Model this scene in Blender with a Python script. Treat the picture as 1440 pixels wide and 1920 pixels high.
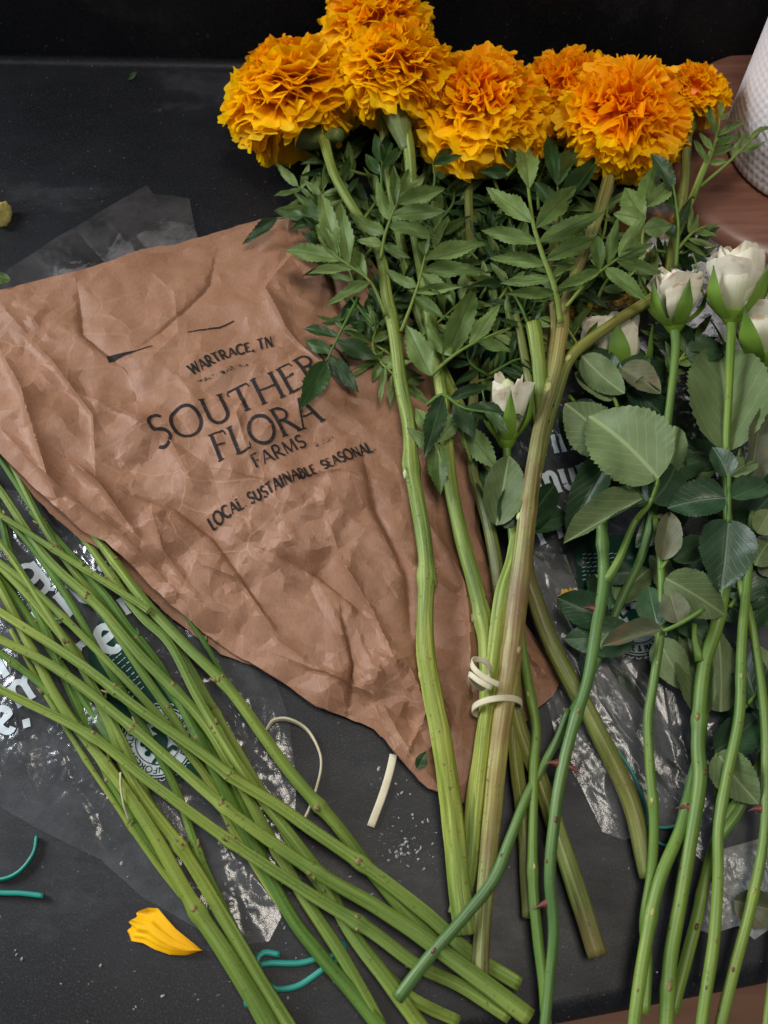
import bpy, bmesh, math, random
import numpy as np
from mathutils import Vector, Matrix, noise as mnoise
from mathutils.bvhtree import BVHTree
random.seed(7)
RNG = np.random.default_rng(11)
scene = bpy.context.scene
for o in list(bpy.data.objects):
    bpy.data.objects.remove(o)
COL = scene.collection
PI = math.pi

# ------------------------------------------------------------------ camera
CAM_H, PITCH, FOV = 0.55, math.radians(65), math.radians(55)
cam_d = bpy.data.cameras.new('camera')
cam = bpy.data.objects.new('camera', cam_d)
COL.objects.link(cam)
cam.location = (0, 0, CAM_H)
cam.rotation_euler = (PI / 2 - PITCH, 0, 0)
cam_d.sensor_fit = 'VERTICAL'
cam_d.angle = FOV
cam_d.clip_start, cam_d.clip_end = 0.01, 20
cam_d.dof.use_dof = True
cam_d.dof.focus_distance = 0.575
cam_d.dof.aperture_fstop = 7
scene.camera = cam

# ------------------------------------------------------------------ light
world = bpy.data.worlds.new('World')
scene.world = world
world.use_nodes = True
bg = world.node_tree.nodes['Background']
bg.inputs[0].default_value = (0.90, 0.93, 1.0, 1)
bg.inputs[1].default_value = 0.17


def area_lamp(name, loc, target, sx, sy, power, color):
    d = bpy.data.lights.new(name, 'AREA')
    d.shape = 'RECTANGLE'
    d.size, d.size_y, d.energy, d.color = sx, sy, power, color
    o = bpy.data.objects.new(name, d)
    COL.objects.link(o)
    o.location = loc
    o.rotation_euler = (Vector(target) - Vector(loc)).to_track_quat('-Z', 'Y').to_euler()
    return o


area_lamp('window_light', (-1.45, 0.85, 0.90), (0, 0.3, 0), 0.8, 1.0, 46, (0.90, 0.95, 1.0))
area_lamp('overhead_fill', (0.15, 0.15, 1.9), (0, 0.4, 0), 0.5, 0.5, 16, (1.0, 0.92, 0.80))  # warm fill lamp added overhead, out of view, to brighten the scene
scene.view_settings.view_transform = 'Standard'
scene.view_settings.look = 'None'
scene.view_settings.exposure = 0.40
scene.view_settings.gamma = 1.0
scene.render.engine = 'CYCLES'
scene.cycles.max_bounces = 8
scene.cycles.diffuse_bounces = 4
scene.cycles.transparent_max_bounces = 24
scene.cycles.caustics_reflective = False
scene.cycles.caustics_refractive = False

# ------------------------------------------------------------------ helpers
TF = math.tan(FOV / 2)
CS, SN = math.cos(PI / 2 - PITCH), math.sin(PI / 2 - PITCH)


def at(px, py, z=0.0):
    """point at height z over the counter that lies at this place of the plan sheet"""
    u, v = (px - 720) / 960 * TF, (960 - py) / 960 * TF
    t = (CAM_H - z) / (CS - v * SN)
    return Vector((u * t, (v * CS + SN) * t, z))


def unit(px, py, z=0.0):
    v = (960 - py) / 960 * TF
    return (CAM_H - z) / (CS - v * SN) * TF / 960      # metres per sheet pixel


def tag(o, label, cat, group=None):
    o['label'], o['category'] = label, cat
    if group:
        o['group'] = group
    return o


def thing(name, label, cat, loc, group=None):
    o = bpy.data.objects.new(name, None)
    o.empty_display_size = 0.01
    COL.objects.link(o)
    o.location = loc
    return tag(o, label, cat, group)


def link_mesh(name, me, material, parent=None, world_basis=True):
    o = bpy.data.objects.new(name, me)
    if material is not None and len(me.materials) == 0:
        me.materials.append(material)
    COL.objects.link(o)
    if parent is not None:
        o.parent = parent
        if world_basis and parent.type == 'EMPTY':
            o.location = -Vector(parent.location)
    return o


def mesh_from(name, verts, faces, smooth=True, uvs=None):
    me = bpy.data.meshes.new(name)
    me.from_pydata([tuple(v) for v in verts], [], faces)
    if smooth:
        me.polygons.foreach_set('use_smooth', [True] * len(me.polygons))
    if uvs is not None:
        uv = me.uv_layers.new(name='UVMap')
        li = np.empty(len(me.loops), dtype=np.int32)
        me.loops.foreach_get('vertex_index', li)
        uv.data.foreach_set('uv', np.asarray(uvs, dtype=np.float32)[li].ravel())
    me.update()
    return me


def spline(pts, step=0.003):
    """Catmull-Rom through points (any dimension), resampled about every step metres (first 3 coords)"""
    P = [np.array(p, float) for p in pts]
    P = [2 * P[0] - P[1]] + P + [2 * P[-1] - P[-2]]
    out = []
    for i in range(1, len(P) - 2):
        a, b, c, d = P[i - 1:i + 3]
        n = max(2, int(np.linalg.norm((c - b)[:3]) / step))
        for k in range(n):
            t = k / n
            out.append(0.5 * (2 * b + (c - a) * t + (2 * a - 5 * b + 4 * c - d) * t * t + (3 * b - a - 3 * c + d) * t ** 3))
    out.append(P[-2])
    return out


def frames(pts):
    n = len(pts)
    T = [(Vector(pts[min(i + 1, n - 1)]) - Vector(pts[max(i - 1, 0)])).normalized() for i in range(n)]
    N = Vector((0, 0, 1)) - T[0] * T[0].z
    if N.length < 1e-3:
        N = Vector((1, 0, 0)) - T[0] * T[0].x
    N.normalize()
    fr = []
    for t in T:
        N = (N - t * N.dot(t))
        N.normalize()
        fr.append((t, N.copy(), t.cross(N)))
    return fr


def tube(name, pts, rad, seg=12, flute=0.0, nfl=6, wob=0.0, seed=0):
    """closed tube along pts with a radius per point"""
    fr = frames(pts)
    V, F, UV = [], [], []
    L = 0
    for i, (p, (t, n, b)) in enumerate(zip(pts, fr)):
        if i:
            L += (Vector(p) - Vector(pts[i - 1])).length
        for k in range(seg):
            a = 2 * PI * k / seg
            r = rad[i] * (1 + flute * math.cos(nfl * a))
            if wob:
                r *= 1 + wob * mnoise.noise(Vector((math.cos(a) * .7 + seed * 3.1, math.sin(a) * .7, L * 70)))
            V.append(Vector(p) + (n * math.cos(a) + b * math.sin(a)) * r)
            UV.append((k / seg, L * 10))
        if i:
            o = (i - 1) * seg
            for k in range(seg):
                k2 = (k + 1) % seg
                F.append((o + k, o + k2, o + seg + k2, o + seg + k))
    n0 = len(V)
    V += [Vector(pts[0]), Vector(pts[-1])]
    UV += [(0, 0), (0, L * 10)]
    last = n0 - seg
    for k in range(seg):
        k2 = (k + 1) % seg
        F.append((n0, k2, k))
        F.append((n0 + 1, last + k, last + k2))
    return mesh_from(name, V, F, True, UV)


def sweep_rect(name, pts, w, h, up=(0, 0, 1), closed=False):
    """flat band: w across (perpendicular to up), h thick"""
    n = len(pts)
    P = [Vector(p[:3]) for p in pts]
    V, F = [], []
    for i in range(n):
        a, b = (P[(i - 1) % n], P[(i + 1) % n]) if closed else (P[max(i - 1, 0)], P[min(i + 1, n - 1)])
        t = (b - a).normalized()
        u = Vector(up(i / n) if callable(up) else up)
        s = t.cross(u).normalized()
        u = s.cross(t)
        for sx, sy in ((-1, -.6), (-.75, -1), (.75, -1), (1, -.6), (1, .6), (.75, 1), (-.75, 1), (-1, .6)):
            V.append(P[i] + s * (w / 2 * sx) + u * (h / 2 * sy))
    m = n if closed else n - 1
    for i in range(m):
        a, b = i * 8, ((i + 1) % n) * 8
        for k in range(8):
            F.append((a + k, a + (k + 1) % 8, b + (k + 1) % 8, b + k))
    if not closed:
        F.append(tuple(range(7, -1, -1)))
        F.append(tuple(range((n - 1) * 8, n * 8)))
    return mesh_from(name, V, F, True)


# ------------------------------------------------------------------ noise in numpy
def vnoise(x, y, seed=0):
    def h(i, j):
        s = np.sin(i * 127.1 + j * 311.7 + seed * 74.7) * 43758.5453
        return s - np.floor(s)
    i, j = np.floor(x), np.floor(y)
    f, g = x - i, y - j
    f, g = f * f * (3 - 2 * f), g * g * (3 - 2 * g)
    a, b, c, d = h(i, j), h(i + 1, j), h(i, j + 1), h(i + 1, j + 1)
    return (a + (b - a) * f) * (1 - g) + (c + (d - c) * f) * g


def facets(x, y, cell, seed):
    """crumpled-paper field: upper envelope of random pyramids, flat facets and sharp creases, about 0..1"""
    xx, yy = x / cell, y / cell
    i0, j0 = np.floor(xx).astype(int), np.floor(yy).astype(int)
    best = np.full(x.shape, -9.0)

    def hh(i, j, k):
        s = np.sin(i * 12.9898 + j * 78.233 + k * 37.719 + seed * 17.13) * 43758.5453
        return s - np.floor(s)
    for di in (-2, -1, 0, 1, 2):
        for dj in (-2, -1, 0, 1, 2):
            i, j = i0 + di, j0 + dj
            dx, dy = xx - (i + hh(i, j, 1)), yy - (j + hh(i, j, 2))
            rot = hh(i, j, 3) * 6.283
            pyr = np.full(x.shape, -9.0)
            for k in range(4):
                a = rot + k * 1.5708 + (hh(i, j, 5 + k) - .5) * 1.1
                pyr = np.maximum(pyr, (dx * np.cos(a) + dy * np.sin(a)) * (0.5 + 0.9 * hh(i, j, 11 + k)))
            best = np.maximum(best, hh(i, j, 4) * 0.6 - pyr)
    return best


def crumple(x, y, seed, cells, amps):
    wx = x + 0.007 * (vnoise(x * 24, y * 24, seed) - .5)
    wy = y + 0.007 * (vnoise(x * 24 + 9, y * 24 + 5, seed) - .5)
    z = np.zeros(x.shape)
    for k, (c, a) in enumerate(zip(cells, amps)):
        z += a * facets(wx, wy, c, seed + k * 5 + 1) - a * facets(wy + 3.3, wx + 1.7, c * 1.15, seed + k * 5 + 2)
    return z


# ------------------------------------------------------------------ materials
def new_mat(name):
    m = bpy.data.materials.new(name)
    m.use_nodes = True
    nt = m.node_tree
    for n in list(nt.nodes):
        nt.nodes.remove(n)
    out = nt.nodes.new('ShaderNodeOutputMaterial')
    return m, nt, out


def N(nt, kind, **kw):
    n = nt.nodes.new(kind)
    for k, v in kw.items():
        if k in ('operation', 'blend_type', 'data_type', 'feature', 'attribute_name', 'noise_dimensions', 'wave_type', 'bands_direction', 'distance'):
            setattr(n, k, v)
    return n


def ramp(nt, fac, stops):
    r = nt.nodes.new('ShaderNodeValToRGB')
    e = r.color_ramp.elements
    while len(e) < len(stops):
        e.new(0.5)
    for el, (p, c) in zip(e, stops):
        el.position = p
        el.color = (*c, 1) if len(c) == 3 else c
    nt.links.new(fac, r.inputs[0])
    return r


def noise_node(nt, scale, detail=4, rough=0.6, coord=None, mapscale=None):
    n = nt.nodes.new('ShaderNodeTexNoise')
    n.inputs['Scale'].default_value = scale
    n.inputs['Detail'].default_value = detail
    n.inputs['Roughness'].default_value = rough
    tc = nt.nodes.new('ShaderNodeTexCoord')
    src = tc.outputs[coord or 'Object']
    if mapscale:
        mp = nt.nodes.new('ShaderNodeMapping')
        mp.inputs['Scale'].default_value = mapscale
        nt.links.new(src, mp.inputs[0])
        src = mp.outputs[0]
    nt.links.new(src, n.inputs['Vector'])
    return n


def principled(nt, out, rough=0.5, spec=0.5):
    p = nt.nodes.new('ShaderNodeBsdfPrincipled')
    p.inputs['Roughness'].default_value = rough
    p.inputs['Specular IOR Level'].default_value = spec
    nt.links.new(p.outputs[0], out.inputs[0])
    return p


def bump(nt, p, height, strength=0.3, dist=0.001):
    b = nt.nodes.new('ShaderNodeBump')
    b.inputs['Strength'].default_value = strength
    b.inputs['Distance'].default_value = dist
    nt.links.new(height, b.inputs['Height'])
    nt.links.new(b.outputs[0], p.inputs['Normal'])
    return b


def simple_mat(name, stops, scale=60, rough=0.5, spec=0.4, bstr=0.0, bscale=400, bdist=0.0005, coord='Object', mapscale=None, detail=5):
    m, nt, out = new_mat(name)
    p = principled(nt, out, rough, spec)
    n = noise_node(nt, scale, detail, 0.6, coord, mapscale)
    r = ramp(nt, n.outputs[0], stops)
    nt.links.new(r.outputs[0], p.inputs['Base Color'])
    if bstr:
        b = noise_node(nt, bscale, 6, 0.65, coord)
        bump(nt, p, b.outputs[0], bstr, bdist)
    return m


def counter_mat():
    m, nt, out = new_mat('dark_speckled_laminate')
    p = principled(nt, out, 0.5, 0.22)
    n1 = noise_node(nt, 900, 3, 0.7)
    r1 = ramp(nt, n1.outputs[0], [(0.40, (0.0026, 0.0029, 0.0042)), (0.55, (0.0056, 0.0062, 0.0082)), (0.72, (0.032, 0.034, 0.040))])
    n2 = noise_node(nt, 9, 5, 0.65)
    r2 = ramp(nt, n2.outputs[0], [(0.45, (0, 0, 0)), (0.8, (1, 1, 1))])
    mx = N(nt, 'ShaderNodeMixRGB', blend_type='MIX')
    mx.inputs[2].default_value = (0.012, 0.013, 0.0165, 1)
    nt.links.new(r2.outputs[0], mx.inputs[0])
    nt.links.new(r1.outputs[0], mx.inputs[1])
    # sparse pale grains and dust
    n3 = noise_node(nt, 330, 2, 0.5)
    r3 = ramp(nt, n3.outputs[0], [(0.70, (0, 0, 0)), (0.78, (0.40, 0.40, 0.40))])
    mx2 = N(nt, 'ShaderNodeMixRGB', blend_type='MIX')
    mx2.inputs[2].default_value = (0.22, 0.22, 0.23, 1)
    nt.links.new(r3.outputs[0], mx2.inputs[0])
    nt.links.new(mx.outputs[0], mx2.inputs[1])
    n5 = noise_node(nt, 5, 6, 0.72, mapscale=(1, 2.2, 1))
    r5 = ramp(nt, n5.outputs[0], [(0.56, (0, 0, 0)), (0.74, (0.45, 0.45, 0.45))])
    mx3 = N(nt, 'ShaderNodeMixRGB', blend_type='MIX')
    mx3.inputs[2].default_value = (0.06, 0.062, 0.068, 1)
    nt.links.new(r5.outputs[0], mx3.inputs[0])
    nt.links.new(mx2.outputs[0], mx3.inputs[1])
    nt.links.new(mx3.outputs[0], p.inputs['Base Color'])
    rr = ramp(nt, n5.outputs[0], [(0.3, (0.36,) * 3), (0.7, (0.60,) * 3)])
    nt.links.new(rr.outputs[0], p.inputs['Roughness'])
    bump(nt, p, n1.outputs[0], 0.35, 0.0003)
    return m


def paper_mat():
    m, nt, out = new_mat('brown_kraft_paper')
    p = principled(nt, out, 0.57, 0.30)
    n1 = noise_node(nt, 15, 7, 0.68)
    r1 = ramp(nt, n1.outputs[0], [(0.22, (0.180, 0.088, 0.050)), (0.5, (0.228, 0.116, 0.068)), (0.78, (0.265, 0.139, 0.086))])
    n2 = noise_node(nt, 1400, 3, 0.6, mapscale=(1, .2, 1))
    r2 = ramp(nt, n2.outputs[0], [(0.35, (0.86, 0.85, 0.84)), (0.65, (1.08, 1.07, 1.06))])
    mx = N(nt, 'ShaderNodeMixRGB', blend_type='MULTIPLY')
    mx.inputs[0].default_value = 1
    nt.links.new(r1.outputs[0], mx.inputs[1])
    nt.links.new(r2.outputs[0], mx.inputs[2])
    nt.links.new(mx.outputs[0], p.inputs['Base Color'])
    # crisp secondary creases: flat little facets, coordinates bent by noise
    tc = nt.nodes.new('ShaderNodeTexCoord')
    nz = noise_node(nt, 28, 3, 0.5)
    bend = nt.nodes.new('ShaderNodeVectorMath')
    bend.operation = 'MULTIPLY_ADD'
    bend.inputs[1].default_value = (0.02, 0.02, 0.0)
    nt.links.new(nz.outputs['Color'], bend.inputs[0])
    nt.links.new(tc.outputs['Object'], bend.inputs[2])
    tot = None
    for sc, ang, wt in ((36, 0.5, 1.0), (80, -0.4, 0.40), (190, 1.1, 0.10)):
        mp = nt.nodes.new('ShaderNodeMapping')
        mp.inputs['Rotation'].default_value = (0, 0, ang)
        mp.inputs['Scale'].default_value = (1, 0.62, 0)
        nt.links.new(bend.outputs[0], mp.inputs[0])
        v = nt.nodes.new('ShaderNodeTexVoronoi')
        v.distance = 'MANHATTAN'
        v.inputs['Scale'].default_value = sc
        nt.links.new(mp.outputs[0], v.inputs['Vector'])
        mu = N(nt, 'ShaderNodeMath', operation='MULTIPLY_ADD')
        mu.inputs[1].default_value = wt
        nt.links.new(v.outputs['Distance'], mu.inputs[0])
        if tot is not None:
            nt.links.new(tot, mu.inputs[2])
        else:
            mu.inputs[2].default_value = 0
        tot = mu.outputs[0]
    ms = noise_node(nt, 11, 3, 0.6)
    rs = ramp(nt, ms.outputs[0], [(0.42, (.08,) * 3), (0.68, (1,) * 3)])
    fin = N(nt, 'ShaderNodeMath', operation='MULTIPLY')
    nt.links.new(tot, fin.inputs[0])
    nt.links.new(rs.outputs[0], fin.inputs[1])
    # thin fold lines, fibres broken and a little paler
    ve = nt.nodes.new('ShaderNodeTexVoronoi')
    ve.feature = 'DISTANCE_TO_EDGE'
    ve.inputs['Scale'].default_value = 34
    nt.links.new(bend.outputs[0], ve.inputs['Vector'])
    re_ = ramp(nt, ve.outputs['Distance'], [(0.0, (1, 1, 1)), (0.035, (0, 0, 0))])
    fl = N(nt, 'ShaderNodeMath', operation='MULTIPLY')
    nt.links.new(re_.outputs[0], fl.inputs[0])
    nt.links.new(rs.outputs[0], fl.inputs[1])
    f2 = N(nt, 'ShaderNodeMath', operation='MULTIPLY')
    f2.inputs[1].default_value = 0.30
    nt.links.new(fl.outputs[0], f2.inputs[0])
    ml = N(nt, 'ShaderNodeMixRGB', blend_type='MIX')
    ml.inputs[2].default_value = (0.40, 0.25, 0.165, 1)
    nt.links.new(f2.outputs[0], ml.inputs[0])
    nt.links.new(mx.outputs[0], ml.inputs[1])
    nt.links.new(ml.outputs[0], p.inputs['Base Color'])
    sm = N(nt, 'ShaderNodeMath', operation='MULTIPLY_ADD')
    sm.inputs[1].default_value = 0.18
    nt.links.new(fl.outputs[0], sm.inputs[0])
    nt.links.new(fin.outputs[0], sm.inputs[2])
    bump(nt, p, sm.outputs[0], 0.36, 0.0026)
    return m


def ink_mat(name, color, lo, hi, scale=420, rough=0.75, glossy=False):
    m, nt, out = new_mat(name)
    p = nt.nodes.new('ShaderNodeBsdfPrincipled')
    p.inputs['Base Color'].default_value = (*color, 1)
    p.inputs['Roughness'].default_value = rough
    p.inputs['Specular IOR Level'].default_value = 0.12
    tr = nt.nodes.new('ShaderNodeBsdfTransparent')
    n = noise_node(nt, scale, 5, 0.7)
    r = ramp(nt, n.outputs[0], [(lo, (0, 0, 0)), (hi, (1, 1, 1))])
    mx = nt.nodes.new('ShaderNodeMixShader')
    nt.links.new(r.outputs[0], mx.inputs[0])
    nt.links.new(tr.outputs[0], mx.inputs[1])
    nt.links.new(p.outputs[0], mx.inputs[2])
    nt.links.new(mx.outputs[0], out.inputs[0])
    return m


def film_mat(name, tint=(0.96, 0.97, 0.97), haze=0.04, hazecol=(0.55, 0.55, 0.58), rough=0.12, bstr=0.5, bscale=180, ior=1.5, gain=1.0):
    """clear plastic film: see-through, fresnel gloss, a little milky"""
    m, nt, out = new_mat(name)
    tr = nt.nodes.new('ShaderNodeBsdfTransparent')
    tr.inputs[0].default_value = (*tint, 1)
    gl = nt.nodes.new('ShaderNodeBsdfGlossy')
    gl.inputs['Roughness'].default_value = rough
    df = nt.nodes.new('ShaderNodeBsdfDiffuse')
    df.inputs[0].default_value = (*hazecol, 1)
    fr = nt.nodes.new('ShaderNodeFresnel')
    fr.inputs[0].default_value = ior
    n = noise_node(nt, bscale, 4, 0.6)
    b = nt.nodes.new('ShaderNodeBump')
    b.inputs['Strength'].default_value = bstr
    b.inputs['Distance'].default_value = 0.0012
    nt.links.new(n.outputs[0], b.inputs['Height'])
    nt.links.new(b.outputs[0], gl.inputs['Normal'])
    nt.links.new(b.outputs[0], fr.inputs['Normal'])
    n2 = noise_node(nt, 35, 5, 0.65)
    r2 = ramp(nt, n2.outputs[0], [(0.35, (haze * .3,) * 3), (0.7, (haze * 1.8,) * 3)])
    m1 = nt.nodes.new('ShaderNodeMixShader')
    nt.links.new(r2.outputs[0], m1.inputs[0])
    nt.links.new(tr.outputs[0], m1.inputs[1])
    nt.links.new(df.outputs[0], m1.inputs[2])
    mm = N(nt, 'ShaderNodeMath', operation='MULTIPLY')
    mm.inputs[1].default_value = gain
    nt.links.new(fr.outputs[0], mm.inputs[0])
    m2 = nt.nodes.new('ShaderNodeMixShader')
    nt.links.new(mm.outputs[0], m2.inputs[0])
    nt.links.new(m1.outputs[0], m2.inputs[1])
    nt.links.new(gl.outputs[0], m2.inputs[2])
    nt.links.new(m2.outputs[0], out.inputs[0])
    return m


def leaf_mat(name, dark, mid, lite, veins=8, vein_col=None, rough=0.5, spec=0.35, trans=0.24, vein_amt=0.5, edge=None):
    dark, mid, lite = [tuple(c * f for c in q) for q, f in ((dark, .72), (mid, .84), (lite, .98))]
    """leaf blade: UV u runs along the midrib, v across (0.5 = midrib)"""
    m, nt, out = new_mat(name)
    p = nt.nodes.new('ShaderNodeBsdfPrincipled')
    p.inputs['Roughness'].default_value = rough
    p.inputs['Specular IOR Level'].default_value = spec
    tc = nt.nodes.new('ShaderNodeTexCoord')
    oi = nt.nodes.new('ShaderNodeObjectInfo')
    sx = nt.nodes.new('ShaderNodeSeparateXYZ')
    nt.links.new(tc.outputs['UV'], sx.inputs[0])

    def M(op, a, b=None):
        n = N(nt, 'ShaderNodeMath', operation=op)
        for i, q in enumerate((a, b)):
            if q is None:
                continue
            if isinstance(q, (int, float)):
                n.inputs[i].default_value = q
            else:
                nt.links.new(q, n.inputs[i])
        return n.outputs[0]
    av = M('ABSOLUTE', M('SUBTRACT', sx.outputs[1], 0.5))
    nw = nt.nodes.new('ShaderNodeTexNoise')
    nw.inputs['Scale'].default_value = 3.5
    nt.links.new(tc.outputs['UV'], nw.inputs['Vector'])
    lat = M('FRACT', M('MULTIPLY', M('ADD', M('SUBTRACT', sx.outputs[0], M('MULTIPLY', av, 1.15)), M('MULTIPLY', nw.outputs[0], 0.10)), float(veins)))
    latd = M('ABSOLUTE', M('SUBTRACT', lat, 0.5))                 # 0 at the vein
    latv = ramp(nt, latd, [(0.02, (1, 1, 1)), (0.10, (0, 0, 0))])
    midv = ramp(nt, av, [(0.010, (1, 1, 1)), (0.035, (0, 0, 0))])
    vv = M('MAXIMUM', M('MULTIPLY', latv.outputs[0], 0.30), midv.outputs[0])
    n = nt.nodes.new('ShaderNodeTexNoise')
    n.inputs['Scale'].default_value = 5
    n.inputs['Detail'].default_value = 5
    va = nt.nodes.new('ShaderNodeVectorMath')
    va.operation = 'ADD'
    cm = nt.nodes.new('ShaderNodeCombineXYZ')
    nt.links.new(M('MULTIPLY', oi.outputs['Random'], 37.0), cm.inputs[0])
    nt.links.new(tc.outputs['UV'], va.inputs[0])
    nt.links.new(cm.outputs[0], va.inputs[1])
    nt.links.new(va.outputs[0], n.inputs['Vector'])
    mixv = M('ADD', M('MULTIPLY', n.outputs[0], 0.55), M('MULTIPLY', oi.outputs['Random'], 0.45))
    r = ramp(nt, mixv, [(0.22, dark), (0.5, mid), (0.8, lite)])
    mx = N(nt, 'ShaderNodeMixRGB', blend_type='MIX')
    nt.links.new(M('MULTIPLY', vv, vein_amt), mx.inputs[0])
    nt.links.new(r.outputs[0], mx.inputs[1])
    mx.inputs[2].default_value = (*(vein_col or lite), 1)
    col = mx.outputs[0]
    if edge is not None:                                          # dry brown patches
        n4 = nt.nodes.new('ShaderNodeTexNoise')
        n4.inputs['Scale'].default_value = 2.3
        nt.links.new(va.outputs[0], n4.inputs['Vector'])
        r4 = ramp(nt, n4.outputs[0], [(0.58, (0, 0, 0)), (0.74, (1, 1, 1))])
        m4 = N(nt, 'ShaderNodeMixRGB', blend_type='MIX')
        nt.links.new(r4.outputs[0], m4.inputs[0])
        nt.links.new(col, m4.inputs[1])
        m4.inputs[2].default_value = (*edge, 1)
        col = m4.outputs[0]
    nt.links.new(col, p.inputs['Base Color'])
    hgt = M('ADD', M('MULTIPLY', vv, -0.6), M('MULTIPLY', n.outputs[0], 0.5))
    b = nt.nodes.new('ShaderNodeBump')
    b.inputs['Strength'].default_value = 0.5
    b.inputs['Distance'].default_value = 0.0008
    nt.links.new(hgt, b.inputs['Height'])
    nt.links.new(b.outputs[0], p.inputs['Normal'])
    tl = nt.nodes.new('ShaderNodeBsdfTranslucent')
    nt.links.new(col, tl.inputs[0])
    ms = nt.nodes.new('ShaderNodeMixShader')
    ms.inputs[0].default_value = trans
    nt.links.new(p.outputs[0], ms.inputs[1])
    nt.links.new(tl.outputs[0], ms.inputs[2])
    nt.links.new(ms.outputs[0], out.inputs[0])
    return m


def petal_mat(name, base, mid, tip, trans=0.35, rough=0.55, spec=0.25, rnd=0.35, bstr=0.25, vscale=14, brown=None):
    """petal: UV v runs base to tip; tint varies from petal to petal; fine lengthwise ribs"""
    m, nt, out = new_mat(name)
    p = nt.nodes.new('ShaderNodeBsdfPrincipled')
    p.inputs['Roughness'].default_value = rough
    p.inputs['Specular IOR Level'].default_value = spec
    tc = nt.nodes.new('ShaderNodeTexCoord')
    oi = nt.nodes.new('ShaderNodeObjectInfo')
    sx = nt.nodes.new('ShaderNodeSeparateXYZ')
    nt.links.new(tc.outputs['UV'], sx.inputs[0])
    ad = N(nt, 'ShaderNodeMath', operation='MULTIPLY_ADD')
    nt.links.new(oi.outputs['Random'], ad.inputs[0])
    ad.inputs[1].default_value = rnd
    nt.links.new(sx.outputs[1], ad.inputs[2])
    sb = N(nt, 'ShaderNodeMath', operation='SUBTRACT')
    nt.links.new(ad.outputs[0], sb.inputs[0])
    sb.inputs[1].default_value = rnd * 0.5
    r = ramp(nt, sb.outputs[0], [(0.1, base), (0.6, mid), (1.0, tip)])
    col = r.outputs[0]
    if brown:                                             # bruises gathering at the rim
        n6 = nt.nodes.new('ShaderNodeTexNoise')
        n6.inputs['Scale'].default_value = 4.0
        n6.inputs['Detail'].default_value = 6
        cb = nt.nodes.new('ShaderNodeCombineXYZ')
        nt.links.new(oi.outputs['Random'], cb.inputs[2])
        vb = nt.nodes.new('ShaderNodeVectorMath')
        vb.operation = 'MULTIPLY_ADD'
        vb.inputs[1].default_value = (40, 40, 40)
        nt.links.new(cb.outputs[0], vb.inputs[0])
        nt.links.new(tc.outputs['UV'], vb.inputs[2])
        nt.links.new(vb.outputs[0], n6.inputs['Vector'])
        m6 = N(nt, 'ShaderNodeMath', operation='MULTIPLY_ADD')
        m6.inputs[1].default_value = 0.30
        nt.links.new(sx.outputs[1], m6.inputs[0])
        nt.links.new(n6.outputs[0], m6.inputs[2])
        r6 = ramp(nt, m6.outputs[0], [(0.80, (0, 0, 0)), (0.93, (0.8, 0.8, 0.8))])
        x6 = N(nt, 'ShaderNodeMixRGB', blend_type='MIX')
        x6.inputs[2].default_value = (*brown, 1)
        nt.links.new(r6.outputs[0], x6.inputs[0])
        nt.links.new(col, x6.inputs[1])
        col = x6.outputs[0]
    nt.links.new(col, p.inputs['Base Color'])
    w = nt.nodes.new('ShaderNodeTexNoise')
    w.inputs['Scale'].default_value = 1.0
    mp = nt.nodes.new('ShaderNodeMapping')
    mp.inputs['Scale'].default_value = (vscale, 1.5, 1)
    nt.links.new(tc.outputs['UV'], mp.inputs[0])
    nt.links.new(mp.outputs[0], w.inputs['Vector'])
    bump(nt, p, w.outputs[0], bstr, 0.0012)
    tl = nt.nodes.new('ShaderNodeBsdfTranslucent')
    nt.links.new(r.outputs[0], tl.inputs[0])
    ms = nt.nodes.new('ShaderNodeMixShader')
    ms.inputs[0].default_value = trans
    nt.links.new(p.outputs[0], ms.inputs[1])
    nt.links.new(tl.outputs[0], ms.inputs[2])
    nt.links.new(ms.outputs[0], out.inputs[0])
    return m


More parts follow.
